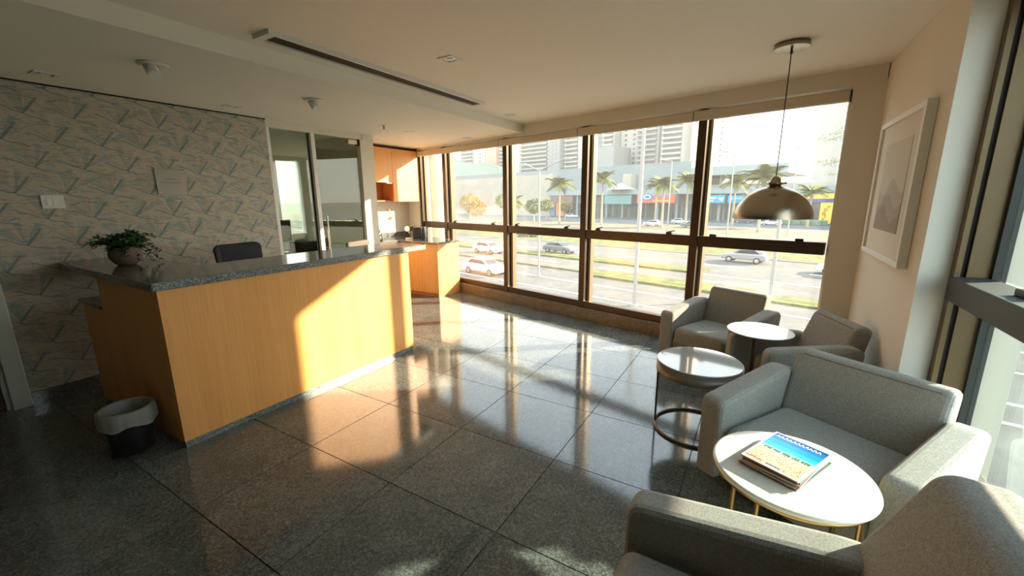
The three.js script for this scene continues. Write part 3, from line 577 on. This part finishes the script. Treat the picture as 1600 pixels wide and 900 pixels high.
officeChair('brown office chair at the far end of the desk, only its top edge showing', -4.15, -3.62, 105, std({ color: lin(0.09, 0.07, 0.05), roughness: 0.7 }), 1.055);
{ // potted plant
  const t = thing('potted_plant', 'trailing green plant in a small round pot on the counter', 'plant'); t.position.set(-4.12, 1.098, -1.20);
  part(t, 'pot', lathe([[0, 0], [0.05, 0], [0.075, 0.02], [0.098, 0.06], [0.1, 0.09], [0.088, 0.125], [0.075, 0.14], [0.068, 0.135], [0.08, 0.11], [0, 0.1]], 36), std({ color: lin(0.16, 0.115, 0.085), roughness: 0.6 }));
  const stemM = std({ color: lin(0.03, 0.06, 0.015), roughness: 0.8 }), leafM = [lin(0.025, 0.085, 0.022), lin(0.04, 0.115, 0.03), lin(0.02, 0.06, 0.018)].map((c) => phys({ color: c, roughness: 0.6, transmission: 0 }));
  const leafG = (() => { const g = new THREE.PlaneGeometry(1, 1, 2, 4), p = g.attributes.position; for (let i = 0; i < p.count; i++) { const v = p.getY(i) + 0.5, w = Math.sin(Math.PI * Math.min(1, v * 0.94 + 0.03)); p.setXYZ(i, p.getX(i) * w * 0.55, 0.12 * w * Math.abs(p.getX(i) * 2), v); } g.computeVertexNormals(); return g; })();
  const stems = [], leaves = [[], [], []];
  for (let i = 0; i < 44; i++) {
    const a = i * 2.39996, out = i < 12 ? rr(0.03, 0.1) : rr(0.09, 0.22), up = i < 12 ? rr(0.1, 0.17) : rr(0.05, 0.14), drop = i % 3 ? rr(-0.02, 0.04) : rr(0.05, 0.14);
    const P0 = V(0.03 * Math.cos(a), 0.11, 0.03 * Math.sin(a)), P1 = V(out * 0.6 * Math.cos(a), 0.12 + up, out * 0.6 * Math.sin(a)), P2 = V(out * Math.cos(a + 0.2), Math.max(0.02, 0.12 + up * 0.6 - drop), out * Math.sin(a + 0.2));
    const cv = new THREE.QuadraticBezierCurve3(P0, P1, P2); stems.push(new THREE.TubeGeometry(cv, 8, 0.0022, 5));
    for (let k = 2; k <= 12; k++) for (const s of [-1, 1]) {
      const q = cv.getPoint(k / 12), L = rr(0.026, 0.042), g = leafG.clone(); g.scale(L * 0.9, L, L);
      g.applyMatrix4(new THREE.Matrix4().makeRotationFromEuler(new THREE.Euler(rr(-0.9, 0.5), -a + Math.PI / 2 + s * rr(0.4, 1.4), rr(-0.5, 0.5), 'YXZ'))); g.translate(q.x, q.y, q.z); leaves[(i + k) % 3].push(g);
    }
  }
  part(t, 'stems', mergeGeometries(stems), stemM); leaves.forEach((l, i) => { const m = part(t, 'foliage', mergeGeometries(l), leafM[i]); m.userData.kind = 'stuff'; });
}
{ // waste bin with a bag turned over its rim
  const t = thing('waste_bin', 'black waste bin lined with a pale plastic bag beside the desk', 'bin'); t.position.set(-3.36, 0, -0.83);
  part(t, 'bucket', lathe([[0, 0.002], [0.105, 0.002], [0.112, 0.01], [0.132, 0.285], [0.126, 0.285], [0.106, 0.02], [0, 0.016]], 40), M.blackPlastic);
  const g = lathe([[0.104, 0.16], [0.114, 0.24], [0.121, 0.288], [0.129, 0.297], [0.143, 0.288], [0.148, 0.25], [0.146, 0.20], [0.150, 0.195]], 72), p = g.attributes.position;
  for (let i = 0; i < p.count; i++) { const x = p.getX(i), z = p.getZ(i), a = Math.atan2(z, x), k = 1 + (p.getY(i) < 0.27 ? 0.02 : 0.008) * (Math.sin(a * 11) + 0.6 * Math.sin(a * 23 + 1)), dy = p.getY(i) < 0.21 ? 0.012 * Math.sin(a * 5 + 0.5) : 0; p.setXYZ(i, x * k, p.getY(i) + dy, z * k); } g.computeVertexNormals();
  part(t, 'bag', g, phys({ color: lin(0.42, 0.42, 0.38), roughness: 0.5, transmission: 0.25, thickness: 0 }));
}
{ // office behind the glass
  const t = thing('office_desk', 'dark desk in the office behind the glass', 'desk'); t.position.set(-6.45, 0, -3.75);
  part(t, 'desk_top', rbox(0.7, 0.03, 1.2, 0.004), M.dark, [0, 0.745, 0]); for (const a of [-1, 1]) for (const b of [-1, 1]) part(t, 'leg', box(0.05, 0.73, 0.05), M.sash, [a * 0.3, 0.365, b * 0.55]); part(t, 'modesty_panel', box(0.02, 0.45, 1.05), M.sash, [0.3, 0.5, 0]);
  const m = thing('computer_monitor', 'flat monitor seen from behind on the office desk', 'monitor'); m.position.set(-6.4, 0.76, -3.72); m.rotation.y = 0.3; part(m, 'panel', rbox(0.03, 0.34, 0.5, 0.006), M.blackPlastic, [0, 0.34, 0]); part(m, 'stand', box(0.03, 0.2, 0.06), M.chrome, [-0.03, 0.1, 0]); part(m, 'foot', rbox(0.18, 0.012, 0.24, 0.004), M.chrome, [-0.02, 0.007, 0]);
  const p = thing('desk_printer', 'small grey printer on the office desk', 'printer'); p.position.set(-6.42, 0.76, -4.15); part(p, 'housing', rbox(0.32, 0.15, 0.36, 0.02), M.sash, [0, 0.076, 0]); part(p, 'paper_tray', box(0.02, 0.14, 0.22), M.white, [-0.12, 0.2, 0], [0, 0, 0.3]);
}

// ------------------------------------------------------------------ outside: the avenue below the window
const GY = -5.23;                                                      // street level, the room is one floor up
const put = (o, s, y, t, turn = 0) => { o.position.copy(onWall(s, y, t)); o.rotation.y = -A + turn; return o; };
const noiseTex = (base, amp, s, size, cells = 24) => dataTex(256, (u, v, x, y) => { const k = 1 + amp * (vnoise(u * cells, v * cells, cells, s) - 0.5) + amp * 0.7 * (hash(x, y, s + 1) - 0.5) + amp * (vnoise(u * 5, v * 5, 5, s + 2) - 0.5); return base.map((b) => b * k); }, size);
M.asphalt = std({ map: noiseTex([0.35, 0.335, 0.31], 0.16, 81, 9), roughness: 0.9 });
M.parking = std({ map: noiseTex([0.33, 0.36, 0.37], 0.16, 85, 9), roughness: 0.9 });
M.dirt = std({ map: noiseTex([0.41, 0.36, 0.28], 0.22, 87, 7), roughness: 0.95 });
M.grass = std({ map: noiseTex([0.34, 0.35, 0.10], 0.5, 91, 4, 48), roughness: 0.95 });
M.kerb = std({ color: lin(0.32, 0.29, 0.24), roughness: 0.9 });
M.line = std({ color: lin(0.85, 0.82, 0.74), roughness: 0.8 });
{
  const g = struct('ground', 'sunlit avenue surface below the window'); put(g, 0, GY, 0);
  slab(g, 'carriageway', -420, 260, -0.5, 0, -47.5, 40, M.asphalt);
  slab(g, 'far_verge', -420, 260, -0.5, 0.02, -100, -47.5, M.dirt); slab(g, 'car_park', -420, 260, -0.5, 0.0, -180, -100, M.parking); slab(g, 'far_ground', -900, 700, -0.6, -0.02, -900, -180, M.dirt);
  for (let s = -140; s < 90; s += 8) slab(g, 'lane_line', s, s + (s < 30 ? 8.0 : 3.4), 0, 0.012, -23.6, -23.42, M.line);
  for (let s = -140; s < 90; s += 9) { slab(g, 'lane_line', s, s + 4, 0, 0.012, -40.1, -39.9, M.line); slab(g, 'lane_line', s + 2, s + 6, 0, 0.012, -31.1, -30.95, M.line); }
  slab(g, 'lane_line', -12, 90, 0, 0.012, -34.2, -33.95, M.line); slab(g, 'lane_line', -140, 90, 0, 0.012, -20.1, -19.95, M.line); slab(g, 'lane_line', -60, 90, 0, 0.012, -16.2, -16.0, M.line); slab(g, 'lane_line', -60, 90, 0, 0.012, -14.3, -14.1, M.line);
  slab(g, 'verge_kerb', -140, 90, 0, 0.14, -47.7, -47.5, M.kerb);
  const v = struct('trim_2', 'yellow green grass strips between the lanes'); put(v, 0, GY, 0);
  slab(v, 'grass_strip', -20, -6.5, 0, 0.16, -29.2, -26.5, M.grass); slab(v, 'dirt_strip', -60, -20.05, 0, 0.14, -29.2, -27.6, M.dirt); slab(v, 'grass_strip', -6.4, 40, 0, 0.13, -28.4, -26.3, M.grass);
  slab(v, 'grass_strip', -140, -12.2, 0, 0.16, -36.2, -33.9, M.grass); slab(v, 'grass_strip', -140, 90, 0.02, 0.16, -56, -47.71, M.grass);
}
// cars
function car(label, color, s, t, dir = 1, long = 4.3) {
  const c = thing('car', label, 'car', 'cars on the avenue and the car park'); put(c, s, GY, t, dir > 0 ? 0 : Math.PI);
  const body = phys({ color, roughness: 0.25, clearcoat: 0.7, clearcoatRoughness: 0.05 }), dk = phys({ color: lin(0.02, 0.025, 0.03), roughness: 0.08 });
  const k = long / 4.3, b = cached('carbody', () => extrude(roundPoly([[-2.15, 0.35], [2.15, 0.35], [2.15, 0.72], [1.95, 0.86], [1.0, 0.98], [-1.9, 1.0], [-2.12, 0.85]], 0.12), 1.72, 0.12, 3).translate(0, 0, -0.86));
  const cab = cached('carcabin', () => { const g = extrude(roundPoly([[1.05, 0.95], [0.35, 1.42], [-1.1, 1.46], [-1.85, 1.0]], 0.12), 1.46, 0.1, 3).translate(0, 0, -0.73); return g; });
  part(c, 'body', b, body).scale.x = k; part(c, 'roof', cab, body).scale.x = k;
  const win = cached('carwin', () => extrude([[0.86, 1.0], [0.3, 1.36], [-1.02, 1.39], [-1.55, 1.02]], 1.475).translate(0, 0, -0.7375)); part(c, 'side_windows', win, dk).scale.x = k;
  part(c, 'windscreen', cached('carws', () => box(0.02, 0.62, 1.2)), dk, [0.735 * k, 1.19, 0], [0, 0, 0.985]); part(c, 'rear_window', cached('carrw', () => box(0.02, 0.55, 1.2)), dk, [-1.52 * k, 1.24, 0], [0, 0, -1.03]);
  for (const x of [-1.32, 1.32]) for (const z of [-1, 1]) { const w = part(c, 'wheel', cached('carwheel', () => cyl(0.33, 0.33, 0.2, 20).rotateX(Math.PI / 2)), M.rubber, [x * k, 0.33, z * 0.78]); part(w, 'rim', cached('carrim', () => cyl(0.2, 0.2, 0.21, 14).rotateX(Math.PI / 2)), M.chrome); }
  for (const z of [-1, 1]) { part(c, 'headlight', cached('carhl', () => rbox(0.12, 0.14, 0.34, 0.04)), M.whiteGloss, [2.08 * k, 0.72, z * 0.6]); part(c, 'tail_light', cached('cartl', () => rbox(0.1, 0.2, 0.28, 0.04)), std({ color: lin(0.4, 0.02, 0.015), roughness: 0.3 }), [-2.08 * k, 0.8, z * 0.62]); }
}
car('dark grey car on the lane beyond the near grass strip, middle window bay', lin(0.10, 0.11, 0.12), -30.9, 37.6, 1);
car('grey car seen under the pendant lamp below the transom', lin(0.24, 0.23, 0.25), -11.4, 44.2, -1);
car('white car cut by the right edge of the long window', lin(0.75, 0.74, 0.7), -2.6, 41.6, -1);
car('black car just under the transom in the bay left of the middle', lin(0.02, 0.022, 0.025), -48.5, 51, 1);
car('white car on the near lane seen beside the kitchen unit', lin(0.8, 0.78, 0.73), -37.6, 31.5, 1);
car('white car nearest to the building, low in the bay by the kitchen', lin(0.82, 0.8, 0.75), -27.0, 21.2, 1, 4.6);
car('silver car parked left of the palm by the glazed shop', lin(0.5, 0.53, 0.55), -86.3, 117, 1, 5);
car('white car parked under the red shop sign', lin(0.8, 0.79, 0.75), -44.6, 92.5, -1);
car('pale blue car parked right of the one under the red sign', lin(0.45, 0.55, 0.6), -42.6, 104, 1);
car('dark teal car parked by the window post left of the lamp', lin(0.05, 0.12, 0.13), -35.5, 92.5, -1);
car('white car parked behind the pendant lamp', lin(0.75, 0.76, 0.74), -23.8, 112, -1);
car('dark blue car parked below the blue shop signs', lin(0.04, 0.06, 0.1), -31.5, 118, 1);

// shopping centre
M.mall = std({ map: noiseTex([0.47, 0.51, 0.52], 0.06, 101, 20), roughness: 0.8 }); M.mallCream = std({ map: noiseTex([0.62, 0.60, 0.55], 0.05, 103, 20), roughness: 0.8 });
M.canopy = std({ color: lin(0.22, 0.27, 0.28), roughness: 0.6 }); M.shopGlass = phys({ color: lin(0.03, 0.06, 0.06), roughness: 0.12 }); M.shopGlass2 = phys({ color: lin(0.07, 0.11, 0.105), roughness: 0.15 });
{
  const b = thing('shopping_centre', 'long pale shopping centre with a flat canopy across the avenue', 'building'); put(b, 0, 0, 125);
  slab(b, 'main_block', -190, -49.8, 2.4, 12.2, -40, -2, M.mall); slab(b, 'cream_wing', -123, -100, GY, 10.4, -1.9, 3, M.mallCream); slab(b, 'cream_wing', -190, -124, GY, 10.0, -1.9, 5, M.mallCream);
  slab(b, 'roof_slab', -49.8, -24.6, 7.8, 10.2, -34, -2, M.canopy); slab(b, 'terrace_wall', -49.8, 40, 2.4, 5.2, -34, -6, M.mallCream);
  slab(b, 'lower_block', -99.9, 40, GY, 2.4, -40, -0.1, M.mall); slab(b, 'canopy', -99.9, 40, 2.5, 4.1, -1.9, 4.5, M.canopy);
  for (let s = -99; s < 20; s += 6) {
    slab(b, 'column', s - 0.35, s + 0.35, GY, 2.49, 3.2, 3.9, M.mall);
    for (const k of [0.5, 3.2]) slab(b, 'shop_pane', s + k, s + k + 2.5, GY + 0.3, -0.4, -0.09, 0.1, k > 1 ? M.shopGlass : M.shopGlass2);
  }
  for (let s = -48; s < -26; s += 5.5) slab(b, 'roof_post', s - 0.25, s + 0.25, 5.2, 7.79, -7, -6.5, M.mallCream);
  slab(b, 'stair_tower', -70.6, -67.6, 4.2, 9.2, -1.9, 1.5, M.mallCream);
part(b, 'tent_roof', new THREE.ConeGeometry(5.2, 2.3, 4, 1).rotateY(Math.PI / 4), M.mallCream, [-69.4, 5.27, 4.2]);
}
const strokes = (t, color, x0, x1, y, h, z) => { const m = std({ color, roughness: 0.6 }); for (let x = x0; x < x1; x += h * 0.8) part(t, 'letter_mark', rbox(h * rr(0.45, 0.62), h * rr(0.7, 1), 0.15, 0.05), m, [x, y + rr(-0.05, 0.05), z]); };
function sign(name, label, s0, s1, y0, y1, t, color) { const g = thing(name, label, 'sign', 'shop signs across the avenue'); put(g, (s0 + s1) / 2, (y0 + y1) / 2, t); part(g, 'board', rbox(s1 - s0, y1 - y0, 0.35, 0.08), std({ color, roughness: 0.6 })); return g; }
{
  const r = sign('shop_sign', 'red shop sign with a blue oval emblem in the bay left of the lamp', -63.2, -51, -0.1, 2.45, 119.9, lin(0.75, 0.1, 0.04));
  const e = part(r, 'emblem', cyl(1.35, 1.35, 0.2, 32).rotateX(Math.PI / 2), std({ color: lin(0.04, 0.16, 0.42), roughness: 0.6 }), [-2.6, 0.5, 0.25]); e.scale.set(1.3, 0.75, 1); const e2 = part(r, 'emblem_ring', new THREE.TorusGeometry(0.8, 0.16, 8, 28), M.line, [-2.6, 0.5, 0.4]); e2.scale.set(1.3, 0.75, 1);
  strokes(r, lin(0.12, 0.2, 0.45), -0.6, 4.6, 0.75, 0.9, 0.25); strokes(r, lin(0.95, 0.45, 0.12), -0.8, 4.8, -0.6, 0.55, 0.25);
  const b1 = sign('shop_sign', 'larger blue shop sign left of the lamp post in the lamp bay', -44, -37.2, -0.1, 2.0, 119.9, lin(0.01, 0.3, 0.55)); strokes(b1, M.line.color, -2.6, 1, 0.3, 0.55, 0.25); strokes(b1, M.line.color, -2.2, 0.6, -0.5, 0.4, 0.25); part(b1, 'bird_mark', new THREE.ConeGeometry(0.6, 1.5, 4).rotateZ(1.2), M.line, [2.2, 0.1, 0.2]);
  const b2 = sign('shop_sign', 'smaller blue shop sign right of the lamp post in the lamp bay', -36.5, -32.6, 0.0, 1.9, 119.9, lin(0.015, 0.25, 0.5)); strokes(b2, lin(0.2, 0.6, 0.75), -1.4, 1.5, 0.2, 0.6, 0.25);
  sign('shop_sign', 'yellow fascia board at the right end of the shops', -27, -9, 0.95, 2.2, 119.9, lin(0.75, 0.45, 0.06)); const p = sign('shop_sign', 'dark blue fascia strip below the yellow board', -27, -9, 0.1, 0.9, 119.9, lin(0.05, 0.06, 0.22));
  const bn = sign('banner', 'tall yellow hanging banner beside the right window edge', -15.6, -13.0, -4.9, 0.05, 119.4, lin(0.8, 0.5, 0.05)); for (let i = 0; i < 9; i++) part(bn, 'print_mark', rbox(rr(0.3, 1.1), rr(0.2, 0.5), 0.1, 0.04), std({ color: lin(0.35, 0.18, 0.03), roughness: 0.7 }), [rr(-0.6, 0.6), -1.8 + i * 0.42, 0.18]);
  sign('shop_sign', 'teal fascia over the glazed shop under the tent', -75, -65.2, -0.5, 2.3, 119.9, lin(0.12, 0.27, 0.28)); sign('shop_sign', 'small red shop panel behind the palm in the middle bay', -95.4, -91.8, -4.9, -0.4, 119.9, lin(0.55, 0.14, 0.08)); sign('shop_sign', 'dark maroon shop fascia above the small red panel', -98, -88, -0.3, 2.3, 119.9, lin(0.16, 0.08, 0.09)); sign('shop_sign', 'dark blue shop panel left of the small red panel', -98.5, -95.9, -4.9, -0.4, 119.9, lin(0.06, 0.14, 0.25));
}
{ const h = thing('hedge', 'low clipped hedge before the shop with the yellow board', 'hedge'); put(h, -19, GY, 117); const g = rbox(11, 1.3, 1.4, 0.25, 4); part(h, 'foliage', g, std({ map: noiseTex([0.32, 0.42, 0.34], 0.4, 111, 2, 40), roughness: 1 }), [0, 0.65, 0]); }

// apartment towers
const towerMat = (c) => std({ color: c, roughness: 0.75 }), bandM = std({ color: lin(0.09, 0.1, 0.1), roughness: 0.4 });
function tower(label, s0, s1, top, t, color, style) {
  const b = thing('apartment_tower', label, 'building', 'apartment towers beyond the shopping centre'); put(b, (s0 + s1) / 2, GY, t); const w = s1 - s0, m = towerMat(color);
  part(b, 'block', box(w, top - GY, 22), m, [0, (top - GY) / 2, -11]);
  for (let y = 21; y < Math.min(top, 62) - GY; y += 3.1) {
    if (style === 'balcony') { part(b, 'balcony', cached('bal' + w.toFixed(1), () => box(w * 0.86, 1.1, 2)), towerMat(color), [0, y, 1]); part(b, 'window_band', cached('bnd' + w.toFixed(1), () => box(w * 0.8, 1.7, 0.2)), bandM, [0, y + 1.45, 0.1]); }
    if (style === 'windows') for (const k of [-0.28, 0.08, 0.34]) part(b, 'window', cached('win', () => box(1.5, 1.4, 0.2)), bandM, [w * k, y, 0.1]);
    if (style === 'dots') for (const k of [-0.1, 0.22]) part(b, 'window', cached('dot', () => box(0.7, 0.7, 0.2)), bandM, [w * k, y, 0.1]);
    if (style === 'half') { part(b, 'balcony', cached('hb' + w.toFixed(1), () => box(w * 0.5, 1.0, 2)), towerMat(color), [-w * 0.22, y, 1]); part(b, 'window_band', cached('hw' + w.toFixed(1), () => box(w * 0.46, 1.7, 0.2)), bandM, [-w * 0.22, y + 1.4, 0.1]); part(b, 'window', cached('win', () => box(1.5, 1.4, 0.2)), bandM, [w * 0.3, y + 0.5, 0.1]); }
  }
}
const W1 = lin(0.33, 0.33, 0.31), W2 = lin(0.23, 0.24, 0.24), W3 = lin(0.40, 0.39, 0.36);
tower('leftmost white apartment tower in the bay by the kitchen', -322, -287, 78, 262, W3, 'half'); tower('terracotta striped tower in the bay by the kitchen', -286.5, -273, 74, 262, lin(0.55, 0.33, 0.22), 'dots'); tower('narrow white tower right of the terracotta one', -272.5, -262, 76, 266, W1, 'balcony');
tower('balconied tower behind the double armed street lamp', -246, -212, 80, 262, W1, 'balcony'); tower('plain grey tower right of the street lamp', -211.5, -200, 82, 258, W2, 'dots'); tower('white tower with balconies left of the bronze window post', -199.5, -176, 84, 264, W3, 'half');
tower('grey slab tower above the third palm', -175, -165.5, 72, 268, W2, 'dots'); tower('white balconied tower in the middle of the centre bay', -165, -156, 76, 262, W3, 'balcony'); tower('white windowed tower next to the flagpole', -155.5, -138, 78, 270, W3, 'windows'); tower('low pale block in front of the windowed tower', -156, -143, 34, 240, W2, 'none');
tower('grey balconied tower right of the flagpole', -137, -122, 80, 258, W2, 'balcony'); tower('bright white tower with long balconies left of the window post', -121.5, -107, 80, 260, W3, 'balcony'); tower('slim cream tower at the left of the lamp bay', -97, -82, 82, 262, W3, 'dots'); tower('pale tower behind the twigs at the right edge', -40, -14, 86, 262, W1, 'dots');

// trees
const frondM = [std({ color: lin(0.2, 0.2, 0.035), roughness: 0.8 }), std({ color: lin(0.1, 0.13, 0.035), roughness: 0.8 })], trunkM = std({ color: lin(0.36, 0.30, 0.22), roughness: 0.95 });
const frondG = [0, 1, 2].map((v) => { // a curved rib with narrow leaflets down both sides
  const parts = [], L = 3.0, pt = (k) => V(L * k * (1 - 0.18 * k), 1.5 * k - (1.9 + 0.5 * v) * k * k, 0);
  for (let i = 0; i < 6; i++) parts.push(bar(pt(i / 6), pt((i + 1) / 6), 0.045, 4).toNonIndexed());
  const pos = []; for (let i = 1; i <= 15; i++) for (const s of [-1, 1]) { const a = pt(i / 15.5), b = pt(Math.min(1, i / 15.5 + 0.05)), w = 1.0 * Math.sin(Math.PI * (0.12 + 0.8 * i / 15)); pos.push(a.x, a.y, a.z, b.x + 0.16, b.y, b.z, a.x + 0.4, a.y - 0.45 * w, s * w); }
  const g = new THREE.BufferGeometry(); g.setAttribute('position', new THREE.Float32BufferAttribute(pos, 3)); g.computeVertexNormals(); g.setAttribute('uv', new THREE.Float32BufferAttribute(new Float32Array(pos.length / 3 * 2), 2));
  return mergeGeometries([...parts, g]);
});
function palm(label, s, t, top, size = 1) {
  const p = thing('palm_tree', label, 'palm', 'palms along the car park'); put(p, s, GY, t, rr(0, 6)); const h = top - GY - 2.1 * size;
  part(p, 'trunk', lathe([[0, 0], [0.36, 0], [0.27, 0.8], [0.22, h * 0.5], [0.18, h]], 10), trunkM);
  for (let i = 0; i < 24; i++) { const f = part(p, 'frond', frondG[i % 3], frondM[i % 2], [0, h - 0.05, 0], [0, i * 2.39996, i < 9 ? rr(0.5, 0.95) : rr(-0.3, 0.45)]); f.rotation.order = 'YXZ'; f.scale.setScalar(size * rr(0.85, 1.1)); }
}
palm('tall palm right of the double armed street lamp', -68, 86, 8.3, 1.5); palm('palm left in the centre bay beside the bronze post', -55.6, 87, 8.6, 1.35); palm('palm right of the flagpole in front of the red sign', -39.5, 86, 6.9, 1.25); palm('palm beside the window post left of the lamp bay', -38.2, 96, 7.9, 1.2); palm('large palm behind the lamp cord', -20.6, 87, 8.3, 1.6); palm('smaller palm left of the lamp cord', -30.0, 103, 7.3, 1.3); palm('palm half hidden behind the flagpole', -49.5, 104, 7.0, 1.2); palm('short palm above the canopy right of the lamp', -16, 108, 4.8, 1.3); palm('palm at the left edge of the street lamp bay', -72.5, 73, 3.1, 1.1);
const leafCloud = (n, rx, ry, rz, L) => { const pos = []; for (let i = 0; i < n; i++) { const u = rr(-1, 1), a = rr(0, 6.283), r = Math.cbrt(rr(0.25, 1)), q = Math.sqrt(1 - u * u), x = rx * r * q * Math.cos(a), y = ry * r * u, z = rz * r * q * Math.sin(a); for (let k = 0; k < 3; k++) pos.push(x + rr(-L, L), y + rr(-L, L), z + rr(-L, L)); } const g = new THREE.BufferGeometry(); g.setAttribute('position', new THREE.Float32BufferAttribute(pos, 3)); g.computeVertexNormals(); return g; };
function tree(label, s, t, h, r, color, n = 700) {
  const p = thing('street_tree', label, 'tree', 'leafy trees across the avenue'); put(p, s, GY, t); part(p, 'trunk', lathe([[0, 0], [0.25, 0], [0.16, h * 0.6], [0.08, h]], 8), trunkM);
  const f = part(p, 'foliage', leafCloud(n, r, r * 0.8, r, 0.4), std({ color, roughness: 0.9 }), [0, h, 0]); f.userData.kind = 'stuff';
}
const YG = lin(0.3, 0.2, 0.03), GG = lin(0.09, 0.12, 0.03);
tree('yellow leaved tree at the left of the bay by the kitchen', -100, 82, 5.6, 3.3, YG); tree('yellow and ochre tree in the bay by the kitchen', -85.5, 72, 4.2, 2.7, lin(0.33, 0.17, 0.025)); tree('dark green tree left of the window post', -95, 92, 6.0, 2.8, GG); tree('green tree low in front of the cream wall', -77, 86, 4.6, 2.6, GG); tree('olive tree left of the street lamp pole', -80.5, 96, 4.6, 2.3, lin(0.16, 0.16, 0.04)); tree('small olive tree under the tall palm', -78, 102, 4.4, 2.2, lin(0.15, 0.15, 0.05));
{ // bare twiggy tree whose branches reach in from the right
  const p = thing('branching_tree', 'sparse leafy branches at the right edge of the window', 'tree'); put(p, 3.4, GY, 27); part(p, 'trunk', lathe([[0, 0], [0.3, 0], [0.2, 6], [0.12, 10.5]], 10), trunkM);
  for (const [y, len, dy] of [[8.6, 6.8, 0.4], [9.9, 6.9, 0.7], [8.0, 6.4, 0.2], [10.2, 6.0, 0.9]]) {
    const pts = []; for (let i = 0; i <= 6; i++) pts.push(V(-len * i / 6, y + dy * Math.sin(i / 2) + rr(-0.1, 0.1), rr(-0.3, 0.3))); part(p, 'branch', new THREE.TubeGeometry(new THREE.CatmullRomCurve3(pts), 20, 0.035, 5), trunkM);
    const f = part(p, 'foliage', leafCloud(360, 1.7, 0.28, 0.8, 0.07), std({ color: lin(0.3, 0.3, 0.2), roughness: 0.9 }), [-len * 0.8, y + dy * 0.4, 0]); f.userData.kind = 'stuff';
  }
}
// street furniture
M.pole = std({ color: lin(0.27, 0.26, 0.24), roughness: 0.5 });
function pole(name, label, s, t, top, r, heads) {
  const p = thing(name, label, 'pole'); put(p, s, GY, t); const h = top - GY; part(p, 'shaft', cyl(r * 0.7, r, h, 12), M.pole, [0, h / 2, 0]); part(p, 'base_plate', cyl(r * 2, r * 2.2, 0.15, 16), M.pole, [0, 0.075, 0]);
  for (const [dx, dy] of heads) { part(p, 'arm', bar(V(0, h - 0.05, 0), V(dx, h + dy, 0), r * 0.55, 8), M.pole); const l = part(p, 'lamp_head', rbox(0.7, 0.14, 0.3, 0.05), M.pole, [dx + Math.sign(dx) * 0.3, h + dy, 0]); part(l, 'lens', box(0.5, 0.02, 0.22), M.whiteGloss, [0, -0.075, 0]); }
}
pole('street_lamp', 'double armed street lamp in the bay left of the middle', -22.4, 23.4, 3.9, 0.10, [[-1.6, 0.55], [2.6, 0.75]]); pole('flagpole', 'tall white pole close to the building in the centre bay', -11.2, 19.6, 12, 0.13, []); pole('signpost', 'pole rising behind the pendant lamp', -5.2, 26.9, 0.6, 0.13, []);
pole('street_lamp', 'single armed street lamp left of the pendant lamp', -20.5, 68, 7.9, 0.13, [[-1.2, 0.6]]); pole('street_lamp', 'thin twin headed street lamp right of the pendant lamp', -14.4, 80, 9.4, 0.12, [[-1.4, 0.1], [1.4, 0.1]]); pole('street_lamp', 'plain street lamp post beside the red sign', -31.2, 70, 7.8, 0.13, [[-0.8, 0.2]]);
{ const c = thing('traffic_cone', 'small orange cone in the car park under the blue signs', 'cone'); put(c, -42.5, GY, 112); part(c, 'cone', lathe([[0, 0.1], [0.5, 0.1], [0.12, 1.5], [0, 1.5]], 20), std({ color: lin(0.8, 0.22, 0.06), roughness: 0.6 })); part(c, 'foot', box(1.2, 0.1, 1.2), M.rubber, [0, 0.05, 0]); part(c, 'stripe', lathe([[0.36, 0.6], [0.28, 0.9]], 20), M.line); }
// hills seen from the office window
{ const h = struct('hills', 'wooded hills far behind the office window'); for (const [x, z, r, k] of [[-260, -180, 90, 0.55], [-300, -60, 110, 0.5], [-240, -300, 100, 0.5]]) { const g = new THREE.SphereGeometry(r, 40, 20), p = g.attributes.position; for (let i = 0; i < p.count; i++) p.setY(i, p.getY(i) * k * (0.9 + 0.2 * vnoise(p.getX(i) / 12 + 40, p.getZ(i) / 12 + 40, 64, 5))); g.computeVertexNormals(); part(h, 'hill', g, std({ color: lin(0.2, 0.24, 0.18), roughness: 1 }), [x, GY - 12, z]); } 
  const g2 = struct('back_ground', 'pale ground behind the office'); slab(g2, 'yard', -500, -20, GY - 0.6, GY - 0.05, -400, 300, M.asphalt); }

renderer.render(scene, camera);
